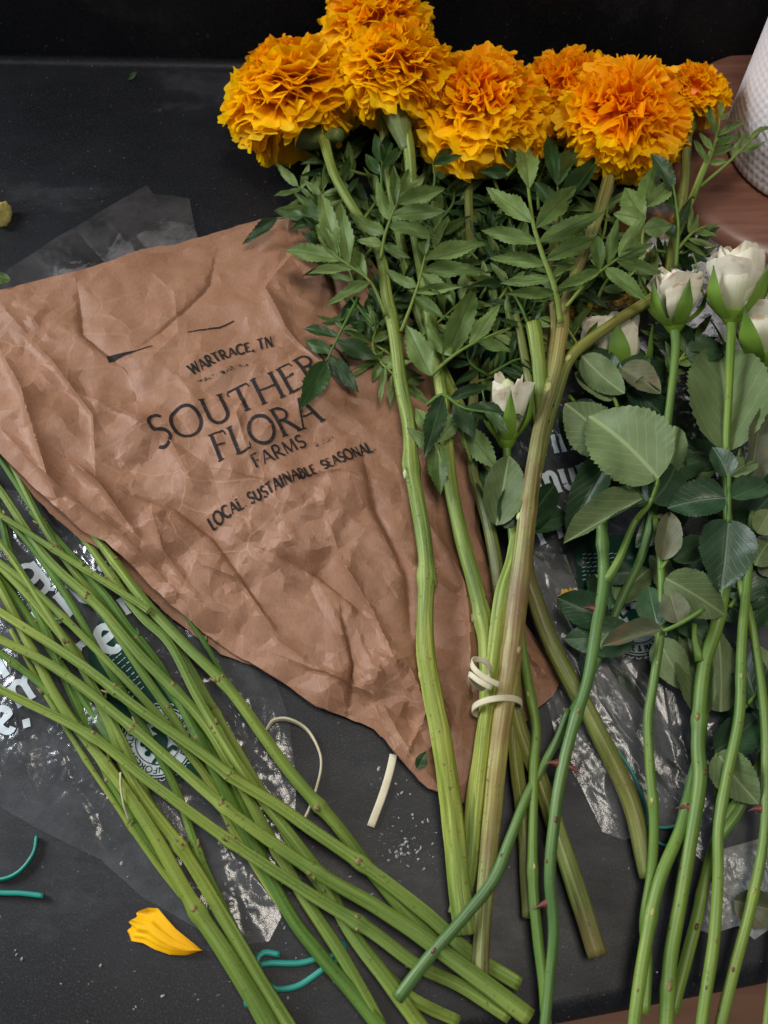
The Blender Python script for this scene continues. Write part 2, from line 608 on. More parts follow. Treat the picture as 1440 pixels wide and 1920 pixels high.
def stem_mat(name, cols, streak=None, rough=0.42, spec=0.4, sv=5.0, su=9.0, rib=0.25):
    """stem skin: UV u round the stem, v along it (10 per metre); long streaks and blotches"""
    m, nt, out = new_mat(name)
    p = principled(nt, out, rough, spec)
    tc = nt.nodes.new('ShaderNodeTexCoord')
    oi = nt.nodes.new('ShaderNodeObjectInfo')
    mp = nt.nodes.new('ShaderNodeMapping')
    mp.inputs['Scale'].default_value = (su, sv, 1)
    cm = nt.nodes.new('ShaderNodeCombineXYZ')
    mu = N(nt, 'ShaderNodeMath', operation='MULTIPLY')
    mu.inputs[1].default_value = 91
    nt.links.new(oi.outputs['Random'], mu.inputs[0])
    nt.links.new(mu.outputs[0], cm.inputs[2])
    va = nt.nodes.new('ShaderNodeVectorMath')
    nt.links.new(tc.outputs['UV'], mp.inputs[0])
    nt.links.new(mp.outputs[0], va.inputs[0])
    nt.links.new(cm.outputs[0], va.inputs[1])
    n = nt.nodes.new('ShaderNodeTexNoise')
    n.inputs['Scale'].default_value = 1
    n.inputs['Detail'].default_value = 4
    nt.links.new(va.outputs[0], n.inputs['Vector'])
    r = ramp(nt, n.outputs[0], cols)
    big = noise_node(nt, 16, 3, 0.6)
    col = r.outputs[0]
    if streak:
        rb = ramp(nt, big.outputs[0], [(0.5, (0, 0, 0)), (0.68, (0.8, 0.8, 0.8))])
        mx = N(nt, 'ShaderNodeMixRGB', blend_type='MIX')
        nt.links.new(rb.outputs[0], mx.inputs[0])
        nt.links.new(col, mx.inputs[1])
        mx.inputs[2].default_value = (*streak, 1)
        col = mx.outputs[0]
    tone = noise_node(nt, 9, 2, 0.5)
    rt = ramp(nt, tone.outputs[0], [(0.35, (0.62, 0.69, 0.74)), (0.5, (.86, .86, .86)), (0.66, (1.14, 1.0, .86))])
    mt = N(nt, 'ShaderNodeMixRGB', blend_type='MULTIPLY')
    mt.inputs[0].default_value = 1
    nt.links.new(col, mt.inputs[1])
    nt.links.new(rt.outputs[0], mt.inputs[2])
    sp = noise_node(nt, 330, 3, 0.6)
    rsp = ramp(nt, sp.outputs[0], [(0.63, (0, 0, 0)), (0.72, (0.75, 0.75, 0.75))])
    mk = N(nt, 'ShaderNodeMixRGB', blend_type='MIX')
    mk.inputs[2].default_value = (0.045, 0.045, 0.014, 1)
    nt.links.new(rsp.outputs[0], mk.inputs[0])
    nt.links.new(mt.outputs[0], mk.inputs[1])
    nt.links.new(mk.outputs[0], p.inputs['Base Color'])
    fine = noise_node(nt, 500, 4, 0.6)
    ad = N(nt, 'ShaderNodeMath', operation='ADD')
    f2 = N(nt, 'ShaderNodeMath', operation='MULTIPLY')
    f2.inputs[1].default_value = 0.3
    nt.links.new(fine.outputs[0], f2.inputs[0])
    nt.links.new(n.outputs[0], ad.inputs[0])
    nt.links.new(f2.outputs[0], ad.inputs[1])
    bump(nt, p, ad.outputs[0], rib, 0.0012)
    return m


M = {}
M['counter'] = counter_mat()
M['floor'] = simple_mat('warm_wood_floor', [(0.3, (0.22, 0.105, 0.058)), (0.7, (0.30, 0.15, 0.085))], 6, 0.5, 0.3, mapscale=(1, 9, 1))
M['paper'] = paper_mat()
M['ink'] = ink_mat('stamped_black_ink', (0.016, 0.014, 0.014), 0.33, 0.43, 520)
M['ink_faint'] = ink_mat('worn_black_ink', (0.02, 0.018, 0.017), 0.50, 0.60, 430)
M['film'] = film_mat('clear_crinkled_film', haze=0.045, hazecol=(0.46, 0.48, 0.52), gain=0.75, bstr=0.24, bscale=180, rough=0.17)
M['film_grey'] = film_mat('grey_clear_film', haze=0.24, hazecol=(0.40, 0.37, 0.38), bstr=0.10, bscale=60, gain=.8)
M['film_white'] = film_mat('milky_wrap', haze=0.42, hazecol=(0.52, 0.54, 0.53), bstr=0.6, rough=0.25)
M['white_print'] = ink_mat('white_film_print', (0.38, 0.43, 0.46), 0.20, 0.34, 200, 0.4)
M['green_print'] = ink_mat('dark_green_film_print', (0.006, 0.030, 0.020), 0.10, 0.25, 60, 0.3)
M['mari_petal'] = petal_mat('marigold_petal', (0.96, 0.28, 0.0005), (0.99, 0.42, 0.001), (1.0, 0.53, 0.002), trans=0.52)
M['mari_outer'] = petal_mat('marigold_outer_petal', (0.97, 0.43, 0.001), (0.99, 0.58, 0.001), (1.0, 0.66, 0.003), trans=0.52, rnd=0.5)
M['mari_core'] = simple_mat('marigold_heart', [(0.3, (0.75, 0.16, 0.001)), (0.7, (0.92, 0.28, 0.001))], 200)
M['mari_leaf'] = leaf_mat('marigold_leaf', (0.066, 0.118, 0.022), (0.122, 0.195, 0.048), (0.190, 0.265, 0.082), 9, (0.040, 0.070, 0.020), vein_amt=0.55)
M['mari_dark'] = leaf_mat('marigold_leaf_top', (0.014, 0.042, 0.009), (0.026, 0.066, 0.015), (0.050, 0.100, 0.026), 9, (0.07, 0.12, 0.05), rough=0.4)
M['rose_under'] = leaf_mat('rose_leaf_underside', (0.100, 0.148, 0.055), (0.140, 0.200, 0.078), (0.190, 0.250, 0.105), 7, (0.25, 0.31, 0.14), rough=0.55, vein_amt=0.75)
M['rose_top'] = leaf_mat('rose_leaf_upper_side', (0.016, 0.046, 0.016), (0.027, 0.070, 0.027), (0.045, 0.098, 0.040), 7, (0.08, 0.13, 0.07), rough=0.42, spec=0.5, vein_amt=0.6)
M['rose_dry'] = leaf_mat('rose_leaf_browned', (0.080, 0.100, 0.055), (0.115, 0.130, 0.070), (0.15, 0.16, 0.085), 7, (0.20, 0.20, 0.10), edge=(0.17, 0.10, 0.045))
M['mari_stem'] = stem_mat('marigold_stem_skin', [(0.28, (0.075, 0.120, 0.018)), (0.48, (0.165, 0.225, 0.038)), (0.70, (0.32, 0.37, 0.095))], None, 0.50, 0.25, 2.2, 16, 0.5)
M['mari_stem_red'] = stem_mat('marigold_stem_brown_streaks', [(0.26, (0.085, 0.055, 0.022)), (0.44, (0.175, 0.155, 0.05)), (0.58, (0.23, 0.25, 0.07)), (0.74, (0.34, 0.37, 0.14))], (0.14, 0.075, 0.035), 0.45, 0.35, 2.0, 18, 0.5)
M['mari_stem_olive'] = stem_mat('marigold_stem_olive', [(0.28, (0.060, 0.075, 0.014)), (0.5, (0.140, 0.165, 0.035)), (0.72, (0.22, 0.24, 0.07))], (0.12, 0.09, 0.03), 0.45, 0.35, 2.2, 16, 0.5)
M['green_stem'] = stem_mat('smooth_green_stem_skin', [(0.25, (0.075, 0.125, 0.014)), (0.5, (0.138, 0.200, 0.034)), (0.75, (0.235, 0.310, 0.080))], None, 0.55, 0.22, 1.0, 12, 0.40)
M['green_stem2'] = stem_mat('deep_green_stem_skin', [(0.25, (0.040, 0.095, 0.014)), (0.5, (0.075, 0.150, 0.022)), (0.75, (0.12, 0.20, 0.036))], None, 0.55, 0.22, 1.0, 12, 0.40)
M['rose_stem'] = stem_mat('rose_stem_skin', [(0.25, (0.055, 0.120, 0.018)), (0.5, (0.100, 0.180, 0.026)), (0.75, (0.175, 0.25, 0.042))], None, 0.45, 0.32, 2.0, 4, 0.12)
M['rose_stem_blue'] = stem_mat('rose_stem_deep_green', [(0.25, (0.040, 0.098, 0.022)), (0.5, (0.070, 0.142, 0.032)), (0.75, (0.11, 0.19, 0.046))], None, 0.43, 0.35, 2.0, 4, 0.12)
M['node'] = simple_mat('stem_node_scar', [(0.35, (0.10, 0.07, 0.03)), (0.65, (0.24, 0.19, 0.07))], 700, 0.7, 0.2, 0.5)
M['pale_node'] = simple_mat('pale_leaf_scar', [(0.35, (0.20, 0.21, 0.06)), (0.65, (0.32, 0.31, 0.11))], 500, 0.6, 0.2)
M['red_scar'] = simple_mat('dark_red_thorn_scar', [(0.35, (0.050, 0.010, 0.008)), (0.65, (0.12, 0.028, 0.018))], 900, 0.5, 0.4)
M['cut'] = simple_mat('cut_stem_end', [(0.35, (0.30, 0.32, 0.13)), (0.65, (0.46, 0.46, 0.24))], 900, 0.6, 0.2)
M['calyx'] = stem_mat('marigold_calyx_skin', [(0.25, (0.055, 0.090, 0.022)), (0.5, (0.095, 0.140, 0.038)), (0.75, (0.15, 0.19, 0.06))], None, 0.5, 0.35, 3, 9, 0.4)
M['sepal'] = petal_mat('rose_sepal', (0.16, 0.27, 0.03), (0.13, 0.24, 0.03), (0.09, 0.17, 0.035), trans=0.15, rough=0.45, spec=0.4)
M['white_petal'] = petal_mat('white_rose_petal', (0.56, 0.60, 0.34), (0.72, 0.69, 0.54), (0.75, 0.70, 0.58), trans=0.30, rough=0.5, rnd=0.25, bstr=0.6, vscale=9, brown=(0.36, 0.22, 0.11))
M['tan_rubber'] = simple_mat('tan_rubber', [(0.3, (0.40, 0.36, 0.24)), (0.7, (0.52, 0.48, 0.34))], 80, 0.55, 0.3)
M['teal_rubber'] = simple_mat('teal_rubber', [(0.3, (0.004, 0.15, 0.115)), (0.7, (0.008, 0.21, 0.165))], 60, 0.45, 0.4)
M['crumb'] = simple_mat('white_crumbs', [(0.3, (0.18, 0.18, 0.19)), (0.7, (0.38, 0.38, 0.38))], 500, 0.7)
M['towel'] = None
M['wood'] = simple_mat('reddish_wood', [(0.3, (0.125, 0.050, 0.032)), (0.5, (0.17, 0.072, 0.048)), (0.75, (0.22, 0.100, 0.070))], 14, 0.38, 0.45, mapscale=(1, 12, 4))
M['card'] = simple_mat('grey_cardboard', [(0.3, (0.25, 0.2, 0.15)), (0.7, (0.33, 0.27, 0.2))], 100, 0.8)
M['yellow'] = petal_mat('fallen_yellow_petal', (0.72, 0.34, 0.002), (0.86, 0.46, 0.002), (0.88, 0.48, 0.004), trans=0.2, rnd=0.1, bstr=0.45)
M['pale_yellow'] = simple_mat('pale_yellow_pith', [(0.35, (0.36, 0.30, 0.06)), (0.65, (0.52, 0.47, 0.18))], 260, 0.7)
M['bit_green'] = simple_mat('green_scrap', [(0.35, (0.03, 0.055, 0.018)), (0.65, (0.06, 0.09, 0.03))], 260, 0.7)


def towel_mat():
    m, nt, out = new_mat('embossed_paper_towel')
    p = principled(nt, out, 0.85, 0.1)
    p.inputs['Base Color'].default_value = (0.80, 0.76, 0.76, 1)
    n = noise_node(nt, 700, 4, 0.6)
    bump(nt, p, n.outputs[0], 0.3, 0.0005)
    return m


M['towel'] = towel_mat()

# ------------------------------------------------------------------ counter, backsplash, floor
fe0, fe1 = at(1050, 1922, 0), at(1440, 1846, 0)          # front edge line
fd = (fe1 - fe0).normalized()
fn = Vector((-fd.y, fd.x, 0))                            # towards the back
be0, be1 = at(0, 113, 0), at(450, 121, 0)                # line where the counter meets the splash
bd = (be1 - be0).normalized()


def along(p, d, x):
    return p + d * ((x - p.x) / d.x)


def counter():
    xs = np.linspace(-1.0, 1.0, 41)
    prof = []
    R = 0.012
    for k in range(9):                                    # rolled front edge
        a = PI / 2 * k / 8
        prof.append((-(R * math.cos(a)) + R, -(R - R * math.sin(a))))
    V, F = [], []
    rows = [(0.0, -0.038)] + prof
    nrow = len(rows) + 12 + 9 + 1
    for x in xs:
        f, b = along(fe0, fd, x), along(be0, bd, x)
        fwd = Vector((0, 1, 0))
        col = [f + fwd * o + Vector((0, 0, z)) for o, z in rows]
        s = col[-1]
        e = b + Vector((0, -0.006, 0))
        col += [s.lerp(e, (k + 1) / 13) for k in range(12)]
        for k in range(9):                                # small cove
            a = PI / 2 * k / 8
            col.append(b + Vector((0, -0.006 + 0.006 * math.sin(a), 0.006 - 0.006 * math.cos(a))))
        col.append(b + Vector((0, 0, 0.007)))
        V += col
    for i in range(len(xs) - 1):
        for k in range(nrow - 1):
            a = i * nrow + k
            F.append((a, a + nrow, a + nrow + 1, a + 1))
    o = link_mesh('countertop', mesh_from('countertop', V, F), M['counter'])
    o['kind'] = 'structure'
    V, F = [], []
    for x in xs:
        b = along(be0, bd, x)
        V += [b + Vector((0, 0.0, 0.0065)), b + Vector((0, 0.001, 0.45)), b + Vector((0, 0.02, 0.45))]
    for i in range(len(xs) - 1):
        for k in range(2):
            a = i * 3 + k
            F.append((a, a + 3, a + 4, a + 1))
    o = link_mesh('backsplash', mesh_from('backsplash', V, F, False), M['counter'])
    o['kind'] = 'structure'
    V = [(-2, -1.6, -0.9), (2, -1.6, -0.9), (2, 0.7, -0.9), (-2, 0.7, -0.9)]
    o = link_mesh('floor', mesh_from('floor', V, [(0, 1, 2, 3)], False), M['floor'])
    o['kind'] = 'structure'


counter()


# ------------------------------------------------------------------ sheets (paper, film)
def sheet(name, outline, centre, height, rings=90, nb=300, smooth_outline=True, edge=0.0):
    """one sheet of paper or film: outline = [(px,py,z)], height(x, y, s, zb) -> z"""
    B = [tuple(at(*p)) for p in outline]
    n = len(B)
    seg = [np.array(B[i]) for i in range(n)]
    L = [np.linalg.norm(seg[(i + 1) % n] - seg[i]) for i in range(n)]
    tot = sum(L)
    bp = []
    for i in range(n):
        k = max(1, int(round(nb * L[i] / tot)))
        for j in range(k):
            bp.append(seg[i] + (seg[(i + 1) % n] - seg[i]) * j / k)
    bp = np.array(bp)
    if smooth_outline:
        for _ in range(2):
            bp = 0.25 * np.roll(bp, 1, 0) + 0.5 * bp + 0.25 * np.roll(bp, -1, 0)
    m = len(bp)
    if edge:                                              # slightly uneven edge
        q = vnoise(bp[:, 0] * 90, bp[:, 1] * 90, 5) - .5 + .5 * (vnoise(bp[:, 0] * 300, bp[:, 1] * 300, 6) - .5)
        bp[:, 1] += edge * q
        bp[:, 0] += edge * (vnoise(bp[:, 0] * 80 + 5, bp[:, 1] * 80, 7) - .5)
    c = np.array(at(*centre))
    ss = (np.arange(rings + 1) / rings)
    X = c[0] + ss[:, None] * (bp[:, 0] - c[0])[None]
    Y = c[1] + ss[:, None] * (bp[:, 1] - c[1])[None]
    ZB = np.broadcast_to(bp[:, 2][None], X.shape)
    S = np.broadcast_to(ss[:, None], X.shape)
    ZB = bp[:, 2].mean() * (1 - S ** 1.4) + ZB * S ** 1.4
    Z = height(X, Y, S, ZB)
    V = [(c[0], c[1], float(Z[0].mean()))] + list(zip(X[1:].ravel().tolist(), Y[1:].ravel().tolist(), Z[1:].ravel().tolist()))
    F = [(0, 1 + k, 1 + (k + 1) % m) for k in range(m)]
    for r in range(rings - 1):
        o = 1 + r * m
        for k in range(m):
            k2 = (k + 1) % m
            F.append((o + k, o + m + k, o + m + k2, o + k2))
    return mesh_from(name, V, F)


def crease(x, y, pts, amp, w, asym=0.0, skew=0.35):
    """ridge (amp>0) or valley along a plan polyline of sheet pixels"""
    d = np.full(x.shape, 9.0)
    sg = np.zeros(x.shape)
    fade = np.zeros(x.shape)
    P = [at(a, b, 0.02) for a, b in pts]
    n = len(P) - 1
    for i in range(n):
        ax, ay, bx, by = P[i].x, P[i].y, P[i + 1].x, P[i + 1].y
        dx, dy = bx - ax, by - ay
        L2 = dx * dx + dy * dy
        t = np.clip(((x - ax) * dx + (y - ay) * dy) / L2, 0, 1)
        ex, ey = x - ax - t * dx, y - ay - t * dy
        q = np.sqrt(ex * ex + ey * ey)
        hit = q < d
        d = np.where(hit, q, d)
        sg = np.where(hit, np.sign(ex * -dy + ey * dx), sg)
        fade = np.where(hit, np.sin(PI * np.clip((i + t) / n, 0.04, 0.96)) ** 0.6, fade)
    ww = np.where(sg > 0, w, w * skew)
    return amp * fade * np.exp(-d / ww)


BAG_CREASES = [  # plan polyline, height, width, (skew: the other side is steeper)
    ([(0, 655), (60, 760), (95, 880), (120, 960)], 0.007, 0.014),
    ([(20, 600), (110, 700), (185, 800), (190, 905)], 0.004, 0.012),
    ([(140, 880), (200, 930), (260, 1010)], 0.006, 0.010),
    ([(150, 545), (160, 640), (230, 700)], -0.003, 0.012),
    ([(270, 500), (330, 560), (340, 640), (290, 690)], 0.0015, 0.018),
    ([(405, 470), (395, 540), (345, 600), (255, 680)], -0.0022, 0.010),
    ([(560, 470), (500, 560), (540, 640), (600, 700)], 0.004, 0.012),
    ([(600, 440), (620, 520), (650, 620)], -0.005, 0.010),
    ([(160, 760), (240, 790), (330, 850), (370, 930)], 0.003, 0.012),
    ([(250, 940), (330, 960), (400, 1010), (500, 1150)], -0.004, 0.012),
    ([(290, 960), (310, 1040), (370, 1120)], 0.004, 0.009),
    ([(370, 1060), (450, 1090), (520, 1190), (600, 1250)], 0.003, 0.010),
    ([(610, 960), (640, 1060), (700, 1150), (760, 1290)], 0.004, 0.012),
    ([(680, 860), (700, 960), (760, 1080), (770, 1180)], -0.004, 0.010),
    ([(806, 985), (842, 1036), (868, 1088), (880, 1180), (880, 1300)], 0.006, 0.014),
    ([(500, 1040), (600, 1080), (690, 1160)], -0.003, 0.010),
    ([(540, 1230), (620, 1260), (700, 1300), (730, 1380)], 0.003, 0.008),
    ([(640, 1150), (660, 1240), (650, 1330)], -0.004, 0.008),
    ([(700, 1220), (770, 1260), (800, 1330), (760, 1420)], 0.004, 0.008),
    ([(790, 1250), (840, 1330), (840, 1440)], -0.004, 0.007),
    ([(900, 1130), (960, 1190), (1040, 1270)], 0.005, 0.012),
    ([(420, 900), (520, 920), (640, 900), (740, 920)], 0.002, 0.012),
    ([(480, 720), (450, 800), (480, 900)], 0.002, 0.012),
    ([(20, 830), (120, 930), (230, 1010), (330, 1110)], 0.004, 0.010),
]
BAG_OUT = [(-90, 562, .026), (0, 543, .028), (70, 527, .026), (130, 512, .027), (200, 492, .022), (265, 476, .020), (330, 466, .018), (395, 447, .017), (450, 432, .017),
           (500, 418, .018), (545, 413, .018), (590, 420, .016), (640, 455, .014), (690, 540, .013), (760, 640, .013), (840, 740, .012), (880, 830, .012), (888, 900, .011), (892, 990, .010),
           (915, 1060, .009), (950, 1125, .009), (995, 1195, .009), (1035, 1248, .010), (1052, 1272, .009), (1036, 1305, .007), (1000, 1338, .006), (950, 1400, .006), (905, 1465, .006), (868, 1507, .005), (835, 1490, .007),
           (800, 1480, .008), (765, 1440, .008), (722, 1388, .008), (700, 1368, .007), (650, 1348, .006), (590, 1325, .006), (545, 1292, .007), (480, 1252, .009), (420, 1215, .011), (340, 1152, .014), (270, 1085, .018), (200, 1018, .022), (150, 990, .024), (100, 950, .028),
           (0, 852, .030), (-90, 800, .030)]


def bag_height(x, y, s, zb):
    z = zb + 0.016 * (1 - s ** 2.2)
    q = 0.34 + 0.80 * np.clip(vnoise(x * 22 + 4, y * 22, 3) * 0.6 + (0.42 - y) * 1.6, 0, 1.0)
    z += q * crumple(x, y, 3, (0.058, 0.027, 0.0125), (0.0070, 0.0058, 0.0022))
    for pts, amp, w in BAG_CREASES:
        z += crease(x, y, pts, amp * 1.35, w * 0.42)
    return np.maximum(z, 0.004 + 0.0 * z)


def build_bag():
    root = thing('paper_bag', 'crumpled brown kraft paper bag stamped with a farm name in black', 'paper bag', at(450, 900, 0))
    fm = sheet('front_panel', BAG_OUT, (470, 860, .02), bag_height, 230, 700, False, 0.0014)
    tmp = bpy.data.objects.new('tmp', fm)
    COL.objects.link(tmp)
    dm = tmp.modifiers.new('facets', 'DECIMATE')
    dm.ratio = 0.07
    ev = tmp.evaluated_get(bpy.context.evaluated_depsgraph_get())
    fm2 = bpy.data.meshes.new_from_object(ev)
    bpy.data.objects.remove(tmp)
    fm = fm2
    fm.name = 'front_panel'
    fm.polygons.foreach_set('use_smooth', [True] * len(fm.polygons))
    fm.set_sharp_from_angle(angle=math.radians(14))
    front = link_mesh('front_panel', fm, M['paper'], root)
    back_out = []
    for px, py, z in BAG_OUT:
        dx, dy = 0, 0
        if py < 480 and px < 560:
            dy = -4 if px < 260 else -9
        elif py < 700 and px > 560:
            dx, dy = 22, -26
        elif px > 860 and py < 1260:
            dx = 8
        elif px < 460 and py > 900:
            dx, dy = -9, 13
        back_out.append((px + dx, py + dy, max(.0025, z - 0.006)))

    def bh(x, y, s, zb):
        return np.maximum(0.0028, np.minimum(zb, 0.003 + (zb - .003) * s ** 3) + 0.25 * s * crumple(x, y, 21, (0.05, 0.02), (0.003, 0.0012)))
    link_mesh('back_panel', sheet('back_panel', back_out, (470, 860, .004), bh, 80, 420, False, 0.0018), M['paper'], root)
    return root, front, fm


BAG, BAG_FRONT, BAG_ME = build_bag()


def bvh_of(me):
    return BVHTree.FromPolygons([v.co.copy() for v in me.vertices], [tuple(p.vertices) for p in me.polygons])


BAG_BVH = bvh_of(BAG_ME)

# ------------------------------------------------------------------ stroke lettering


def arc(cx, cy, rx, ry, a0, a1, n=14):
    return [(cx + rx * math.cos(math.radians(a0 + (a1 - a0) * i / n)), cy + ry * math.sin(math.radians(a0 + (a1 - a0) * i / n))) for i in range(n + 1)]


# glyph: (advance, [(weight, points, serif ends)])   thick = 1, thin = 0.5
GL = {
    'A': (0.80, [(.55, [(0.02, 0), (0.38, 1)], 's'), (1, [(0.38, 1), (0.76, 0)], 'e'), (.5, [(0.15, .36), (0.62, .36)], '')]),
    'B': (0.62, [(1, [(0.1, 0), (0.1, 1)], 'se'), (.8, [(0.1, 1), (0.3, 1)] + arc(.3, .76, .19, .24, 80, -90, 8) + [(.1, .52)], ''), (.8, [(.3, .52)] + arc(.32, .26, .23, .26, 85, -90, 8) + [(.1, 0)], '')]),
    'C': (0.82, [(.95, arc(.46, .5, .40, .52, 48, 312, 20), '')]),
    'E': (0.60, [(1, [(0.1, 0), (0.1, 1)], 'se'), (.55, [(.1, 1), (.52, 1)], 'v'), (.5, [(.1, .53), (.44, .53)], ''), (.55, [(.1, 0), (.55, 0)], 'v')]),
    'F': (0.58, [(1, [(0.1, 0), (0.1, 1)], 'se'), (.55, [(.1, 1), (.52, 1)], 'v'), (.5, [(.1, .52), (.44, .52)], '')]),
    'H': (0.86, [(1, [(0.12, 0), (0.12, 1)], 'se'), (1, [(0.72, 0), (0.72, 1)], 'se'), (.5, [(.12, .52), (.72, .52)], '')]),
    'I': (0.30, [(1, [(0.14, 0), (0.14, 1)], 'se')]),
    'L': (0.58, [(1, [(0.1, 0), (0.1, 1)], 'se'), (.55, [(.1, 0), (.54, 0)], 'v')]),
    'M': (0.95, [(.55, [(0.1, 0), (0.14, 1)], 's'), (1, [(.14, 1), (.45, .05)], ''), (.55, [(.45, .05), (.78, 1)], ''), (1, [(.78, 1), (.83, 0)], 'e')]),
    'N': (0.86, [(.55, [(0.12, 0), (0.12, 1)], 's'), (1, [(.12, 1), (.72, 0)], ''), (.55, [(.72, 0), (.72, 1)], 'e')]),
    'O': (0.98, [(.95, arc(.48, .5, .43, .52, 0, 360, 28), '')]),
    'P': (0.58, [(1, [(0.1, 0), (0.1, 1)], 'se'), (.8, [(0.1, 1), (0.3, 1)] + arc(.3, .73, .22, .27, 80, -90, 8) + [(.1, .46)], '')]),
    'R': (0.70, [(1, [(0.1, 0), (0.1, 1)], 'se'), (.8, [(0.1, 1), (0.3, 1)] + arc(.3, .75, .22, .25, 80, -90, 8) + [(.1, .5)], ''), (1, [(.30, .5), (.66, 0)], 'e')]),
    'S': (0.56, [(.9, arc(.29, .755, .21, .26, 35, 235, 10) + arc(.27, .25, .24, .26, 62, -148, 12), '')]),
    'T': (0.70, [(1, [(0.34, 0), (0.34, 1)], 's'), (.55, [(.02, 1), (.66, 1)], 'vw')]),
    'U': (0.84, [(1, [(.12, 1), (.12, .36)] + arc(.40, .32, .28, .33, 180, 360, 12) + [(.68, 1)], 'se')]),
    'W': (1.05, [(1, [(.02, 1), (.28, 0)], 's'), (.55, [(.28, 0), (.50, .95)], ''), (1, [(.50, .95), (.76, 0)], ''), (.55, [(.76, 0), (1.0, 1)], 'e')]),
    '&': (0.75, [(.8, [(.68, 0), (.22, .62)] + arc(.34, .80, .15, .2, 200, -20, 8) + [(.2, .42)] + arc(.29, .22, .2, .23, 130, 330, 8) + [(.64, .45)], '')]),
    '.': (0.24, [(1.1, [(.08, .02), (.14, .06)], '')]),
    ',': (0.24, [(1, [(.13, .06), (.06, -.16)], '')]),
    '*': (0.45, [(2.0, [(.16, .42), (.28, .54)], '')]),
    ' ': (0.34, []),
    'e': (0.62, [(1, [(.12, .36), (.50, .42)] + arc(.31, .36, .21, .34, 20, 300, 14), '')]),
    'n': (0.70, [(1, [(.12, 0), (.12, .68)], 'se'), (1, [(.12, .50)] + arc(.34, .46, .2, .22, 150, 0, 8) + [(.54, 0)], 'e')]),
    'm': (1.02, [(1, [(.12, 0), (.12, .68)], 'se'), (1, [(.12, .50)] + arc(.31, .46, .18, .22, 150, 0, 8) + [(.49, 0)], 'e'), (1, [(.49, .50)] + arc(.68, .46, .18, .22, 150, 0, 8) + [(.86, 0)], 'e')]),
    'i': (0.34, [(1, [(.16, 0), (.16, .68)], 'se'), (1.2, [(.12, .88), (.2, .94)], '')]),
    't': (0.44, [(1, [(.2, .95), (.2, .14), (.28, .0), (.42, .06)], ''), (.6, [(.04, .68), (.40, .68)], '')]),
    'g': (0.66, [(1, arc(.30, .40, .2, .27, 0, 360, 16), ''), (1, [(.50, .66), (.51, -.08)] + arc(.29, -.10, .22, .2, 0, -160, 10), '')]),
    'r': (0.52, [(1, [(.14, 0), (.14, .68)], 'se'), (1, [(.14, .48), (.28, .64), (.46, .62)], '')]),
    'u': (0.70, [(1, [(.12, .68), (.12, .2)] + arc(.32, .22, .2, .22, 180, 340, 8) + [(.54, .68)], 's'), (1, [(.54, .68), (.54, 0)], 'e')]),
    'c': (0.56, [(1, arc(.32, .35, .22, .34, 50, 310, 14), '')]),
    's': (0.48, [(.9, arc(.24, .52, .15, .17, 40, 240, 8) + arc(.22, .18, .17, .18, 60, -150, 9), '')]),
}


